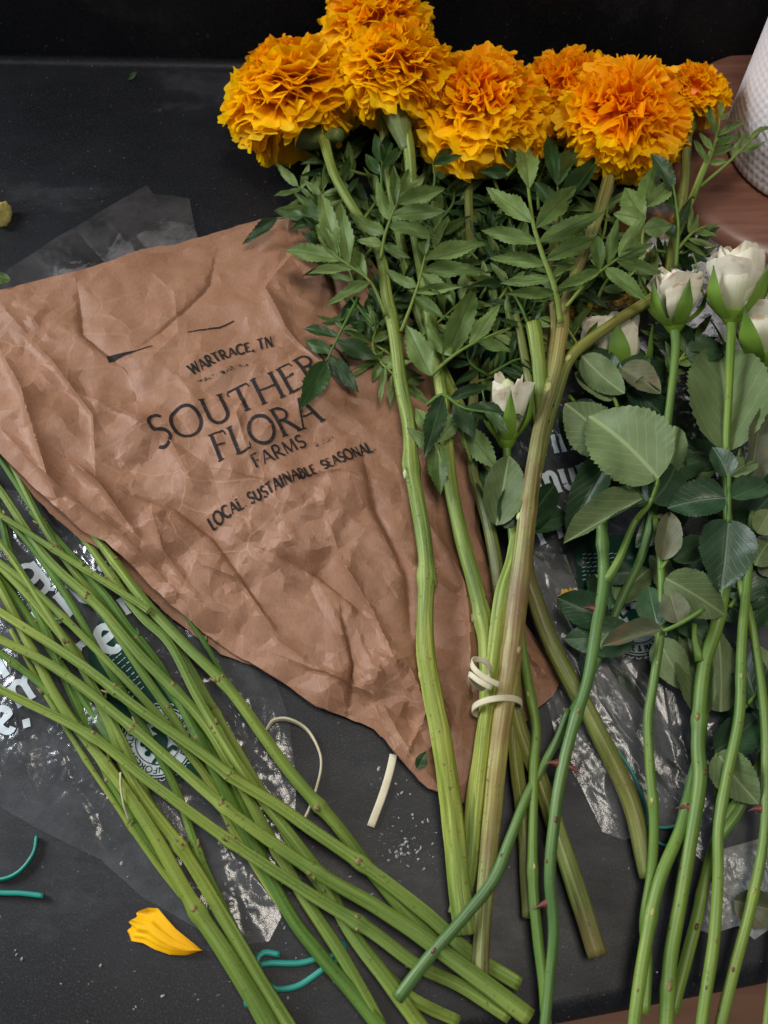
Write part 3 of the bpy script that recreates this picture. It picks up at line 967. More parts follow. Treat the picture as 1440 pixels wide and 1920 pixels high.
class Ink:
    """collects ribbons and drapes them over a surface"""

    def __init__(self, bvh, lift=0.00045, zguess=0.02):
        self.V, self.F, self.bvh, self.lift, self.n, self.zg = [], [], bvh, lift, 0, zguess

    def drop(self, p):
        h = self.bvh.ray_cast(Vector((p.x, p.y, 0.3)), Vector((0, 0, -1)))
        z = h[0].z if h[0] is not None else self.zg
        return Vector((p.x, p.y, z + self.lift + self.n * 0.000004))

    def ribbon(self, pts, w, across=2):
        """pts: plan Vectors, w half width (number or list)"""
        Q, W = [], []
        for i in range(len(pts)):
            wi = w[i] if isinstance(w, list) else w
            if i:
                L = (pts[i] - pts[i - 1]).length
                k = max(1, int(L / 0.0009))
                w0 = w[i - 1] if isinstance(w, list) else w
                for j in range(1, k + 1):
                    Q.append(pts[i - 1].lerp(pts[i], j / k))
                    W.append(w0 + (wi - w0) * j / k)
            else:
                Q.append(pts[0])
                W.append(wi)
        n = len(Q)
        if n < 2:
            return
        base = len(self.V)
        m = across * 2 + 1
        for i in range(n):
            t = Q[min(i + 1, n - 1)] - Q[max(i - 1, 0)]
            s = Vector((-t.y, t.x, 0))
            if s.length < 1e-9:
                s = Vector((1, 0, 0))
            s.normalize()
            for k in range(-across, across + 1):
                self.V.append(self.drop(Q[i] + s * (W[i] * k / across)))
        for i in range(n - 1):
            for k in range(m - 1):
                a = base + i * m + k
                self.F.append((a, a + 1, a + m + 1, a + m))
        self.n += 1

    def disc(self, c, r, rings=8, seg=48, r0=0.0):
        base = len(self.V)
        for i in range(rings + 1):
            q = r0 + (r - r0) * i / rings
            for k in range(seg):
                a = 2 * PI * k / seg
                self.V.append(self.drop(c + Vector((math.cos(a), math.sin(a), 0)) * q))
        for i in range(rings):
            for k in range(seg):
                a, b = base + i * seg + k, base + i * seg + (k + 1) % seg
                self.F.append((a, a + seg, b + seg, b))
        self.n += 1

    def poly(self, pts, n=10):
        c = sum(pts, Vector()) / len(pts)
        B = []
        for i in range(len(pts)):
            a, b = pts[i], pts[(i + 1) % len(pts)]
            k = max(1, int((b - a).length / 0.003))
            B += [a.lerp(b, j / k) for j in range(k)]
        base, m = len(self.V), len(B)
        for r in range(n + 1):
            for b in B:
                self.V.append(self.drop(c.lerp(b, max(r / n, 0.004))))
        for r in range(n):
            for k in range(m):
                a, b = base + r * m + k, base + r * m + (k + 1) % m
                self.F.append((a, a + m, b + m, b))
        self.n += 1

    def text(self, s, base, cap_px, weight, serif=0.0, z=0.029, flip=1, track=0.06, fit=True, wide=None):
        """base: list of (px,py) baseline points; cap height in sheet pixels; weight = stem width / cap height"""
        B = [at(a, b, z) for a, b in base]
        B = [Vector(q) for q in spline(B, 0.001)] if len(B) > 2 else B
        cum = [0]
        for i in range(1, len(B)):
            cum.append(cum[-1] + (B[i] - B[i - 1]).length)
        cap = cap_px * unit(base[0][0], base[0][1], z)
        adv = sum(GL[c][0] + track for c in s) - track
        sx = cum[-1] / adv if fit else cap
        if wide:
            sx *= wide

        def place(x, y):
            d = x * sx
            i = 0
            while i < len(cum) - 2 and cum[i + 1] < d:
                i += 1
            T = (B[i + 1] - B[i]).normalized()
            return B[i] + T * (d - cum[i]) + Vector((-T.y, T.x, 0)) * (y * cap * flip)
        x0 = 0
        for ch in s:
            a, strokes = GL[ch]
            for wt, pts, ends in strokes:
                P = [place(x0 + p[0], p[1]) for p in pts]
                hw = weight * cap * wt / 2
                self.ribbon(P, hw)
                if serif:
                    sw = serif
                    for e, (px, py), (qx, qy) in (('s', pts[0], pts[1]), ('e', pts[-1], pts[-2])):
                        if e in ends and 'v' not in ends:
                            self.ribbon([place(x0 + px - sw * cap / sx, py), place(x0 + px + sw * cap / sx, py)], weight * cap * 0.2)
                    if 'v' in ends:
                        px, py = pts[-1]
                        up = -1 if py > .5 else 1
                        self.ribbon([place(x0 + px, py + 0.02 * up), place(x0 + px + .02, py + .18 * up)], weight * cap * 0.2)
                    if 'w' in ends:
                        px, py = pts[0]
                        self.ribbon([place(x0 + px, py - .02), place(x0 + px - .02, py - .18)], weight * cap * 0.2)
            x0 += a + track

    def build(self, name, mat, parent):
        return link_mesh(name, mesh_from(name, self.V, self.F), mat, parent)


def stamp():
    k = Ink(BAG_BVH)
    k.text('SOUTHERN', [(297, 846), (440, 789), (560, 740), (662, 684)], 62, 0.115, 0.10)
    k.text('FLORA', [(412, 874), (510, 838), (608, 792)], 60, 0.115, 0.10)
    k.build('stamped_name', M['ink'], BAG)
    k = Ink(BAG_BVH)
    k.text('WARTRACE, TN', [(364, 710), (400, 690), (440, 672), (515, 655)], 24, 0.20)
    k.build('stamped_place_line', M['ink'], BAG)
    k = Ink(BAG_BVH)
    k.text('FARMS', [(482, 886), (525, 866), (577, 840)], 26, 0.17)
    k.build('stamped_farms_line', M['ink'], BAG)
    k = Ink(BAG_BVH)
    k.text('LOCAL. SUSTAINABLE. SEASONAL.', [(396, 986), (440, 962), (540, 917), (620, 883), (706, 838)], 23, 0.20)
    k.build('stamped_motto_line', M['ink'], BAG)
    k = Ink(BAG_BVH)
    z = .029
    for pts, w in (([(203, 676), (222, 670), (250, 662), (286, 651)], [0.0032, 0.0016, 0.0005, 0.0003]), ([(352, 626), (385, 618), (410, 612), (438, 600)], [.0003, .0006, .0006, .0004]),
                   ([(368, 724), (400, 712), (430, 702), (466, 690)], [.0012, .0012, .0018, .001]), ([(590, 838), (612, 828), (625, 822)], .0016)):
        k = Ink(BAG_BVH)
        k.ribbon([at(a, b, z) for a, b in pts], w)
        k.build('stamp_edge_mark', M['ink_faint'] if pts[0][0] > 360 else M['ink'], BAG)


stamp()


# ------------------------------------------------------------------ plastic film
def film(name, label, outline, centre, seed, mat, amps=(0.004, 0.0022, 0.0012), cells=(0.05, 0.022, 0.010), base=0.0015, dome=0.004, rings=110, nb=380, group=None, lay=-55):
    ca, sa = math.cos(math.radians(lay)), math.sin(math.radians(lay))

    def h(x, y, s, zb):
        xr, yr = (x * ca + y * sa) * .33, -x * sa + y * ca
        return np.maximum(0.0008, base + dome * (1 - s ** 2) + (0.35 + 0.65 * np.minimum(1, (1 - s) * 6)) * (np.abs(crumple(xr, yr, seed, cells[:2], amps[:2])) + np.clip(vnoise(x * 28, y * 28, seed) * 2.6 - .8, 0.05, 1) * np.abs(crumple(x, y, seed + 3, (cells[2], cells[2] * .5), (amps[2] * 1.6, amps[2] * .7)))) + zb * s ** 3)
    root = thing(name, label, 'plastic wrap', at(*centre), group)
    me = sheet('film', outline, centre, h, rings, nb, False)
    fo = link_mesh('film', me, mat, root)
    return root, me


LEFT_OUT = [(-70, 900), (60, 930), (170, 985), (260, 1070), (440, 1200), (520, 1285), (542, 1350), (556, 1470), (552, 1560), (530, 1640), (528, 1720), (505, 1765), (455, 1772), (392, 1754), (300, 1700), (268, 1682), (190, 1612), (75, 1556), (0, 1512), (-70, 1478)]
LEFT, LEFT_ME = film('flower_sleeve', 'clear printed plastic sleeve under the long green stems', [(a, b, 0.0) for a, b in LEFT_OUT], (230, 1330, 0), 31, M['film'], amps=(0.0044, 0.0030, 0.0006), cells=(.05, .02, .010), rings=150, nb=480)
RIGHT_OUT = [(905, 640), (980, 610), (1120, 560), (1300, 540), (1480, 520), (1490, 1000), (1480, 1610), (1440, 1590), (1380, 1600), (1335, 1640), (1300, 1600), (1285, 1545), (1250, 1535), (1215, 1560), (1165, 1574), (1128, 1560), (1090, 1480), (1046, 1400), (1020, 1300), (1000, 1180), (985, 1060), (955, 900), (925, 760)]
RIGHT, RIGHT_ME = film('flower_sleeve', 'clear printed plastic sleeve under the white roses', [(a, b, 0.0) for a, b in RIGHT_OUT], (1200, 1080, 0), 44, M['film'], amps=(0.0042, 0.0022, 0.0012), rings=170, nb=480, lay=-70)
TOP_OUT = [(-20, 560), (20, 505), (60, 480), (105, 450), (150, 424), (215, 386), (276, 350), (288, 366), (330, 370), (356, 376), (366, 430), (378, 470), (370, 560), (200, 620)]
film('flower_sleeve', 'torn grey end of clear film sticking out behind the paper bag', [(a, b, 0.002) for a, b in TOP_OUT], (200, 500, 0), 52, M['film_grey'], amps=(0.0040, 0.0010, 0.0003), cells=(.07, .03, .012), rings=70, nb=260)
M['film_tail'] = film_mat('gathered_clear_film', haze=0.08, hazecol=(0.52, 0.51, 0.53), gain=0.8, bstr=0.14, bscale=120, rough=0.22)
TAIL_OUT = [(985, 1035), (1060, 1045), (1112, 1150), (1205, 1290), (1285, 1420), (1300, 1500), (1290, 1545), (1215, 1562), (1166, 1577), (1126, 1562), (1062, 1400), (1012, 1240)]
film('flower_sleeve', 'gathered crinkled tail of clear film under the diagonal marigold stem', [(a, b, 0.0) for a, b in TAIL_OUT], (1130, 1310, 0), 63, M['film_tail'], amps=(0.0070, 0.0036, 0.0003), cells=(.032, .016, .008), rings=110, nb=420, lay=-66, base=.003, dome=.006)
WR_OUT = [(1255, 330), (1300, 318), (1380, 372), (1470, 395), (1490, 560), (1380, 520), (1290, 480), (1240, 420)]
WHT_OUT = [(1328, 1600), (1380, 1585), (1470, 1560), (1480, 1740), (1441, 1742), (1412, 1762), (1382, 1736), (1330, 1752), (1296, 1738), (1300, 1690), (1318, 1650)]
film('wrapping_scrap', 'milky white scrap of wrapping under a curled dry leaf', [(a, b, 0.0005) for a, b in WHT_OUT], (1390, 1670, 0), 71, M['film_white'], amps=(0.003, 0.0016, 0.0009), cells=(.03, .014, .007), rings=60, nb=220, dome=0.002)
CORNER_OUT = [(1130, 360), (1260, 350), (1330, 372), (1400, 378), (1480, 390), (1490, 560), (1400, 560), (1280, 540), (1180, 480)]
film('wrapping_scrap', 'clear film lying between the wooden base and the roses', [(a, b, 0.012) for a, b in CORNER_OUT], (1330, 455, 0), 77, M['film_grey'], amps=(0.004, 0.0012, 0.0004), cells=(.06, .03, .012), rings=60, nb=220)


def emblem(k_ring, bvh, parent, cx, cy, rpx, rot):
    """round seal: white ring with dark lettering, a white disc with a dark frog"""
    z = .004
    c, r = at(cx, cy, z), rpx * unit(cx, cy, z)
    w = Ink(bvh, 0.0005, z)
    seg = 30
    w.disc(c, r, 3, 48, r * 0.97)
    for i in range(seg):                                   # scalloped rim
        a = 2 * PI * i / seg
        w.ribbon([c + Vector((math.cos(a + s), math.sin(a + s), 0)) * r * q for s, q in ((0, 1.06), (.05, 1.10), (.10, 1.10), (.15, 1.06))], r * .012, 1)
    w.disc(c, r * 0.93, 10, 48)
    w.build('seal', M['white_print'], parent)
    d = Ink(bvh, 0.0008, z)

    def ring_text(s, a0, a1, rad, cap, flip):
        pts = []
        n = 24
        B = [c + Vector((math.cos(math.radians(a0 + (a1 - a0) * i / n + rot)), math.sin(math.radians(a0 + (a1 - a0) * i / n + rot)), 0)) * rad for i in range(n + 1)]
        adv = sum(GL[q][0] + .1 for q in s)
        tot = abs(math.radians(a1 - a0)) * rad
        x0 = 0
        for ch in s:
            for wt, P, e in GL[ch][1]:
                Q = []
                for p in P:
                    f = (x0 + p[0]) / adv
                    a = math.radians(a0 + (a1 - a0) * f + rot)
                    rr = rad + p[1] * cap * flip
                    Q.append(c + Vector((math.cos(a), math.sin(a), 0)) * rr)
                d.ribbon(Q, cap * 0.10, 1)
            x0 += GL[ch][0] + .1
    ring_text('RAINFOREST ALLIANCE', 198, -18, r * 0.72, r * 0.16, 1)
    ring_text('PEOPLE & NATURE', 212, 328, r * 0.88, r * 0.16, -1)
    d.disc(c, r * 0.66, 2, 40, r * 0.63)

    def L(*pts):
        ca, sa = math.cos(math.radians(rot)), math.sin(math.radians(rot))
        return [c + Vector((x * ca - y * sa, x * sa + y * ca, 0)) * r for x, y in pts]
    d.poly(L((-.20, -.05), (-.24, .2), (-.14, .36), (0, .42), (.14, .36), (.24, .2), (.20, -.05), (.12, -.24), (-.12, -.24)), 5)
    for s in (-1, 1):
        d.ribbon(L((s * .16, .30), (s * .36, .16), (s * .44, .36), (s * .5, .42)), r * .045)
        d.ribbon(L((s * .10, -.18), (s * .40, .0), (s * .34, -.28), (s * .48, -.36)), r * .06)
        d.disc(L((s * .15, .42))[0], r * 0.08, 2, 12)
    d.build('seal_lettering', M['green_print'], parent)


def print_left():
    bvh = bvh_of(LEFT_ME)
    g = Ink(bvh, 0.0003, .003)
    g.poly([at(*p, .003) for p in ((195, 1150), (255, 1180), (330, 1290), (395, 1400), (380, 1450), (330, 1470), (250, 1440), (225, 1380), (180, 1290), (165, 1220))], 16)
    g.build('green_print', M['green_print'], LEFT)
    k = Ink(bvh, 0.0006, .003)
    z = .003
    k.text('g', [(46, 1118), (98, 1080)], 70, 0.17, 0.10, z)
    k.text('nit', [(85, 1196), (176, 1124)], 76, 0.17, 0.10, z)
    k.text('re', [(158, 1268), (244, 1206)], 82, 0.18, 0.10, z)
    k.text('n', [(-20, 1290), (25, 1262)], 70, 0.18, 0.10, z)
    k.text('m', [(35, 1330), (95, 1290)], 64, 0.18, 0.10, z)
    k.text('e,', [(5, 1385), (60, 1350)], 74, 0.18, 0.10, z)
    k.text('s', [(198, 1092), (225, 1072)], 44, 0.16, 0.10, z)
    k.text('c', [(300, 1140), (335, 1118)], 50, 0.18, 0.10, z)
    k.text('r', [(235, 1160), (268, 1138)], 50, 0.18, 0.10, z)
    rr = random.Random(4)
    for i in range(9):                                      # fine print, too small to read
        y = 0
        while y < 42:
            l = rr.uniform(2, 8)
            a = (222 + i * 6 - y * 0.55, 1232 + i * 9 + y * .5 - 12)
            k.ribbon([at(a[0], a[1], z), at(a[0] + l * .62, a[1] - l * .45, z)], 0.00020, 1)
            y += l + rr.uniform(1.2, 3)
    k.build('white_lettering', M['white_print'], LEFT)
    emblem(None, bvh, LEFT, 300, 1392, 66, 120)


def print_right():
    bvh = bvh_of(RIGHT_ME)
    z = .006
    g = Ink(bvh, 0.0003, z)
    g.poly([at(*p, z) for p in ((1075, 1015), (1110, 1000), (1260, 1010), (1275, 1100), (1262, 1190), (1235, 1222), (1150, 1225), (1110, 1160), (1085, 1090))], 18)
    g.build('green_print', M['green_print'], RIGHT)
    g = Ink(bvh, 0.0003, z)
    g.poly([at(*p, z) for p in ((905, 655), (1000, 640), (1010, 690), (935, 715), (910, 690))], 10)
    g.build('green_print', M['green_print'], RIGHT)
    g = Ink(bvh, 0.0003, z)
    g.poly([at(*p, z) for p in ((1350, 1330), (1440, 1290), (1440, 1400), (1352, 1420))], 10)
    g.build('green_print', M['green_print'], RIGHT)
    k = Ink(bvh, 0.0006, z)
    k.text('ring', [(1015, 852), (1110, 836)], 52, 0.17, 0.10, z)
    k.text('mun', [(1012, 928), (1122, 905)], 62, 0.17, 0.10, z)
    k.text('Fr', [(1015, 1018), (1072, 1000)], 54, 0.17, 0.10, z)
    rr = random.Random(5)
    for i in range(7):
        x = 1092
        while x < 1165:
            l = rr.uniform(2, 9)
            k.ribbon([at(x, 1040 + i * 8, z), at(x + l, 1038 + i * 8, z)], 0.00018, 1)
            x += l + rr.uniform(1.5, 4)
    k.build('white_lettering', M['white_print'], RIGHT)
    emblem(None, bvh, RIGHT, 1190, 1170, 64, 5)


print_left()
print_right()


# ------------------------------------------------------------------ leaves
def leaf_mesh(name, shape, seed, teeth=12, fold=0.16, droop=0.12, wave=0.03, tooth=0.10, nx=36, ny=4):
    """blade of unit length and unit width; serrated edge, folded on the midrib, drooping tip"""
    rr = random.Random(seed)
    ph, bend = rr.uniform(0, 6), rr.uniform(-.05, .05)
    V, F, UV = [], [], []
    for i in range(nx + 1):
        u = i / nx
        if shape == 'lance':
            w = math.sin(PI * u ** 0.85) ** 0.95 * (1 - 0.12 * u)
        else:
            w = 2.0 * u ** 0.50 * (1 - u) ** 0.78 * (1 + .18 * u)
        w = max(w, 0.0)
        saw = (u * teeth) % 1.0
        e = 1 + tooth * (saw - 0.35) if 0.06 < u < 0.97 else 1
        for j in range(-ny, ny + 1):
            v = j / ny
            ww = w * (e if abs(j) == ny else (1 + (e - 1) * 0.3 if abs(j) == ny - 1 else 1))
            y = 0.5 * v * ww
            x = u + (0.02 * tooth * 10 * (saw - .5) if abs(j) == ny and 0.06 < u < .97 else 0) * (1 / teeth) * 4
            z = fold * abs(v) ** 1.4 * w * 0.5 - droop * u * u + wave * math.sin(ph + u * 9 + v * 2) * abs(v) * w + (0.06 * math.sin(u * 5 + ph) * v * w if shape != 'lance' else 0.03 * math.sin(u * 6 + ph))
            V.append((x, y + bend * math.sin(PI * u), z))
            UV.append((u, 0.5 + 0.5 * v * w))
    m = 2 * ny + 1
    for i in range(nx):
        for j in range(m - 1):
            a = i * m + j
            F.append((a, a + m, a + m + 1, a + 1))
    return mesh_from(name, V, F, True, UV)


MARI_LEAF = {k: [] for k in ('mari_leaf', 'mari_dark')}
ROSE_LEAF = {k: [] for k in ('rose_under', 'rose_top', 'rose_dry')}
for i in range(6):
    for k in MARI_LEAF:
        me = leaf_mesh('leaflet', 'lance', 10 + i, 11 + i % 4, fold=(0.22, 0.05, 0.34, -0.12, 0.15, 0.28)[i], droop=(0.10, 0.18, 0.02, 0.14, 0.26, 0.07)[i], tooth=0.22, wave=.06)
        me.materials.append(M[k])
        MARI_LEAF[k].append(me)
    for k in ROSE_LEAF:
        me = leaf_mesh('leaflet', 'ovate', 40 + i, 17 + i, fold=(0.30, 0.48, -0.24, 0.20, 0.40, 0.58)[i], droop=(0.16, 0.28, -0.10, 0.36, 0.20, 0.08)[i], tooth=0.10, wave=.06, ny=5, nx=48)
        me.materials.append(M[k])
        ROSE_LEAF[k].append(me)
LR = random.Random(3)


def leaflet_at(parent, P, Q, width, me, roll=0.0, name='leaflet'):
    X = (Q - P)
    L = X.length
    X.normalize()
    view = (cam.location - P).normalized()
    up = (Vector((0, 0, 1)) * 0.5 + view * 0.5)
    Z = (up - X * up.dot(X)).normalized()
    Z = Matrix.Rotation(roll, 3, X) @ Z
    Y = Z.cross(X)
    mtx = Matrix(((X.x * L, Y.x * width, Z.x * L * .8, P.x), (X.y * L, Y.y * width, Z.y * L * .8, P.y), (X.z * L, Y.z * width, Z.z * L * .8, P.z), (0, 0, 0, 1)))
    o = bpy.data.objects.new(name, me)
    COL.objects.link(o)
    o.parent = parent
    if parent.type == 'EMPTY':
        mtx = Matrix.Translation(-Vector(parent.location)) @ mtx
    o.matrix_basis = mtx
    return o


def pinnate(root, rach, leaflets, kind='mari_leaf', r0=0.0010, zrand=0.006, store=None, wf=.94):
    """leaf > leaflet.  rach: [(px,py,z)]; leaflets: [(bx,by,tx,ty,w_px[,roll])] whose heights follow the rachis"""
    store = store or MARI_LEAF
    pts = [at(*p) for p in rach]
    sp = [Vector(q) for q in spline([tuple(p) for p in pts], 0.003)]
    n = len(sp)
    stalk = M['green_stem2'] if kind == 'mari_dark' else M['green_stem']
    leaf = link_mesh('leaf', tube('leaf', sp, [r0 * (1.25 - 0.7 * i / n) for i in range(n)], 6), stalk, root)
    for lf in leaflets:
        bx, by, tx, ty, w = lf[:5]
        roll = lf[5] if len(lf) > 5 else LR.uniform(-.35, .35)
        # height of the nearest rachis point
        best = min(range(len(rach)), key=lambda i: (rach[i][0] - bx) ** 2 + (rach[i][1] - by) ** 2)
        z = rach[best][2]
        P = at(bx, by, z)
        P = min(sp, key=lambda q: (q - P).length)
        Q = at(tx, ty, max(0.006, z + LR.uniform(-zrand, zrand)))
        leaflet_at(leaf, P, Q, w * unit(bx, by, z) * wf, LR.choice(store[kind]), roll)
    return leaf


def auto_pinnate(root, rach, pairs, length, width, kind='mari_leaf', ang=55, zr=0.010):
    """pinnate leaf with leaflets set out in pairs along the rachis and one at the tip"""
    n = len(rach)
    lf = []

    def pt(f):
        i = min(int(f * (n - 1)), n - 2)
        t = f * (n - 1) - i
        return [rach[i][k] + (rach[i + 1][k] - rach[i][k]) * t for k in range(3)]
    for k in range(pairs):
        f = 0.25 + 0.70 * k / max(1, pairs - 1)
        a, b = pt(max(0, f - .08)), pt(min(1, f + .08))
        d = math.atan2(b[1] - a[1], b[0] - a[0])
        p = pt(f)
        q = math.sin(PI * (0.25 + 0.6 * k / pairs))
        for s in (-1, 1):
            aa = d + s * math.radians(ang + LR.uniform(-12, 12))
            L = length * q * LR.uniform(.85, 1.12)
            lf.append((p[0], p[1], p[0] + math.cos(aa) * L, p[1] + math.sin(aa) * L, width * LR.uniform(.85, 1.15)))
    a, b = pt(.85), pt(1)
    d = math.atan2(b[1] - a[1], b[0] - a[0])
    lf.append((b[0], b[1], b[0] + math.cos(d) * length * 1.05, b[1] + math.sin(d) * length * 1.05, width * 1.1))
    return pinnate(root, rach, lf, kind, zrand=zr, wf=.85)


# ------------------------------------------------------------------ stems
def stem_part(root, pts, mat, seg=14, flute=0.0, nfl=6, wob=0.05, seed=0, nodes=(), name='stem', step=0.003):
    """pts: [(px,py,z,r_px)]; nodes: [(index fraction, swelling)]"""
    P = []
    for px, py, z, r in pts:
        p = at(px, py, z)
        P.append((p.x, p.y, p.z, r * unit(px, py, z)))
    sp = spline(P, step)
    n = len(sp)
    rad = []
    for i in range(n):
        f = i / (n - 1)
        r = sp[i][3]
        for nf, sw in nodes:
            r *= 1 + sw * math.exp(-((f - nf) * n * step / 0.0035) ** 2)
        rad.append(r)
    V3 = [Vector(q[:3]) for q in sp]
    o = link_mesh(name, tube(name, V3, rad, seg, flute, nfl, wob, seed), mat, root)
    return o, V3, rad


def blob(name, c, axes, mat, parent, seed=0, rough=0.25, seg=8):
    """small lumpy scar / bud; axes: three vectors"""
    V, F = [], []
    rings = 6
    for i in range(rings + 1):
        th = PI * i / rings
        for k in range(seg):
            a = 2 * PI * k / seg
            d = (math.sin(th) * math.cos(a), math.sin(th) * math.sin(a), math.cos(th))
            q = 1 + rough * mnoise.noise(Vector(d) * 1.7 + Vector((seed * 3.3, 0, 0)))
            V.append(c + (axes[0] * d[0] + axes[1] * d[1] + axes[2] * d[2]) * q)
    for i in range(rings):
        for k in range(seg):
            a, b = i * seg + k, i * seg + (k + 1) % seg
            F.append((a, b, b + seg, a + seg))
    return link_mesh(name, mesh_from(name, V, F), mat, parent)


def frame_at(V3, i):
    t = (V3[min(i + 1, len(V3) - 1)] - V3[max(i - 1, 0)]).normalized()
    view = (cam.location - V3[i]).normalized()
    n = (Vector((0, 0, 1)) * .6 + view * .4)
    n = (n - t * n.dot(t)).normalized()
    return t, n, t.cross(n)


def scar(root, V3, rad, f, mat, size=1.0, side=0.0, name='leaf_scar', seed=0, long=1.3):
    """small oval mark sitting on the stem's skin at fraction f; side -1..1 turns it round the stem"""
    i = int(f * (len(V3) - 1))
    t, n, b = frame_at(V3, i)
    d = (n * math.cos(side * 1.4) + b * math.sin(side * 1.4))
    s = d.cross(t)
    r = rad[i]
    return blob(name, V3[i] + d * (r * 0.93), (s * r * .42 * size, t * r * .55 * size * long, d * r * .22), mat, root, seed)


def thorn(root, V3, rad, f, side, length=0.007, seed=0):
    i = int(f * (len(V3) - 1))
    t, n, b = frame_at(V3, i)
    d = (n * math.cos(side * 1.5) + b * math.sin(side * 1.5))
    s = d.cross(t)
    base = V3[i] + d * rad[i] * 0.85
    V, F = [], []
    for k, (q, w) in enumerate(((0, 1), (.3, .62), (.65, .3), (1, .03))):
        c = base + d * length * q + t * length * .35 * q * q
        for a in range(6):
            an = a * PI / 3
            V.append(c + (s * math.cos(an) * .0013 + t * math.sin(an) * .0028) * w)
    for k in range(3):
        for a in range(6):
            F.append((k * 6 + a, k * 6 + (a + 1) % 6, k * 6 + 6 + (a + 1) % 6, k * 6 + 6 + a))
    F.append(tuple(range(18, 24)))
    return link_mesh('thorn', mesh_from('thorn', V, F), M['red_scar'], root)


def cut_end(root, V3, rad, first=False):
    i, j = (0, 1) if first else (len(V3) - 1, len(V3) - 2)
    t = (V3[i] - V3[j]).normalized()
    n = (Vector((0, 0, 1)) - t * t.z).normalized()
    b = t.cross(n)
    seg = 14
    V = [V3[i] + t * 0.0006]
    for q, off in ((0.55, 0.0005), (0.97, 0.0002)):
        V += [V3[i] + t * off + (n * math.cos(2 * PI * k / seg) + b * math.sin(2 * PI * k / seg)) * rad[i] * q for k in range(seg)]
    F = [(0, 1 + k, 1 + (k + 1) % seg) for k in range(seg)]
    F += [(1 + k, 1 + seg + k, 1 + seg + (k + 1) % seg, 1 + (k + 1) % seg) for k in range(seg)]
    return link_mesh('cut_end', mesh_from('cut_end', V, F), M['cut'], root)


# ------------------------------------------------------------------ marigolds
def petal_mesh(name, seed, ruffle, lobes, spread, curl, nu=20, nv=8, mat=None):
    rr = random.Random(seed)
    ph = [rr.uniform(0, 6.28) for _ in range(5)]
    V, F, UV = [], [], []
    for j in range(nv + 1):
        v = j / nv
        hw = 0.10 + spread * v ** 1.15
        for i in range(nu + 1):
            u = -1 + 2 * i / nu
            ed = v ** 3
            z = v * (1 - 0.20 * u * u * v) + ed * (0.055 * math.sin(lobes * u + ph[0]) + 0.035 * math.sin(lobes * 2.3 * u + ph[1]))
            y = curl * v ** 2.4 + ruffle * v ** 1.6 * (math.sin(3.1 * u + ph[2]) + 0.55 * math.sin(6.9 * u + ph[3]) + 0.30 * v * math.sin(12.5 * u + ph[1])) + 0.10 * u * u * v * math.sin(ph[4])
            x = u * hw * (1 - 0.12 * v * v * abs(math.sin(3.1 * u + ph[2])))
            V.append((x, y, z))
            UV.append((0.5 + u / 2, v))
    for j in range(nv):
        for i in range(nu):
            a = j * (nu + 1) + i
            F.append((a, a + 1, a + nu + 2, a + nu + 1))
    me = mesh_from(name, V, F, True, UV)
    me.materials.append(mat)
    return me


PET_IN = [petal_mesh('petal', 100 + i, 0.20, 5 + i % 3, 0.50, 0.16 + 0.14 * (i % 3), mat=M['mari_petal']) for i in range(8)]
PET_OUT = [petal_mesh('petal', 200 + i, 0.125, 6 + i % 3, 0.58, 0.12 + 0.16 * (i % 3), nu=22, nv=8, mat=M['mari_outer']) for i in range(8)]


def bloom(root, c, axis, R, count, fine=1.0, seed=0, outer_from=62, theta_max=128, big=1.5, squash=0.86):
    """pompon of ruffled petals about c; bloom > petal"""
    rr = random.Random(seed)
    A = Vector(axis).normalized()
    T1 = A.orthogonal().normalized()
    T2 = A.cross(T1)
    core = blob('bloom', c - A * R * .08, (T1 * R * .60, T2 * R * .60, A * R * .52), M['mari_core'], root, seed, 0.1, 16)
    ga = PI * (3 - math.sqrt(5))
    zmin = math.cos(math.radians(theta_max))
    for k in range(count):
        f = (k + .5) / count
        f = f ** 1.12                                        # denser towards the heart
        cz = 1 - (1 - zmin) * f
        th = math.acos(cz) + rr.uniform(-.07, .07)
        ph = k * ga + rr.uniform(-.18, .18)
        rad = T1 * math.cos(ph) + T2 * math.sin(ph)
        n = (A * math.cos(th) + rad * math.sin(th)).normalized()
        y = (rad * math.cos(th) - A * math.sin(th)).normalized()
        deg = math.degrees(th)
        outer = deg > outer_from
        g = min(1, max(0, (deg - 20) / 90))
        size = (0.62 + (big - 0.62) * g) * fine * rr.uniform(.85, 1.15)
        L = R * 0.58 * (0.92 + 0.2 * g) * rr.uniform(.9, 1.08)
        Wd = R * 0.325 * size
        sq = 1 - (1 - squash) * abs(math.cos(th))
        lump = 1 + .16 * mnoise.noise(n * 1.6 + Vector((seed * 5.1, 0, 0)))
        L *= lump
        base = c + n * R * 0.42 * sq * lump
        # lean and spin
        n2 = (n + y * rr.uniform(-.35, .42) + n.cross(y) * rr.uniform(-.36, .36)).normalized()
        y2 = (y - n2 * y.dot(n2)).normalized()
        y2 = Matrix.Rotation(rr.uniform(-1.5, 1.5) * (1 - .45 * g), 3, n2) @ y2
        x2 = y2.cross(n2)
        me = rr.choice(PET_OUT if outer else PET_IN)
        o = bpy.data.objects.new('petal', me)
        COL.objects.link(o)
        o.parent = core
        o.matrix_basis = Matrix(((x2.x * Wd * 1.5, y2.x * L * .8, n2.x * L * sq, base.x), (x2.y * Wd * 1.5, y2.y * L * .8, n2.y * L * sq, base.y), (x2.z * Wd * 1.5, y2.z * L * .8, n2.z * L * sq, base.z), (0, 0, 0, 1)))
    return core


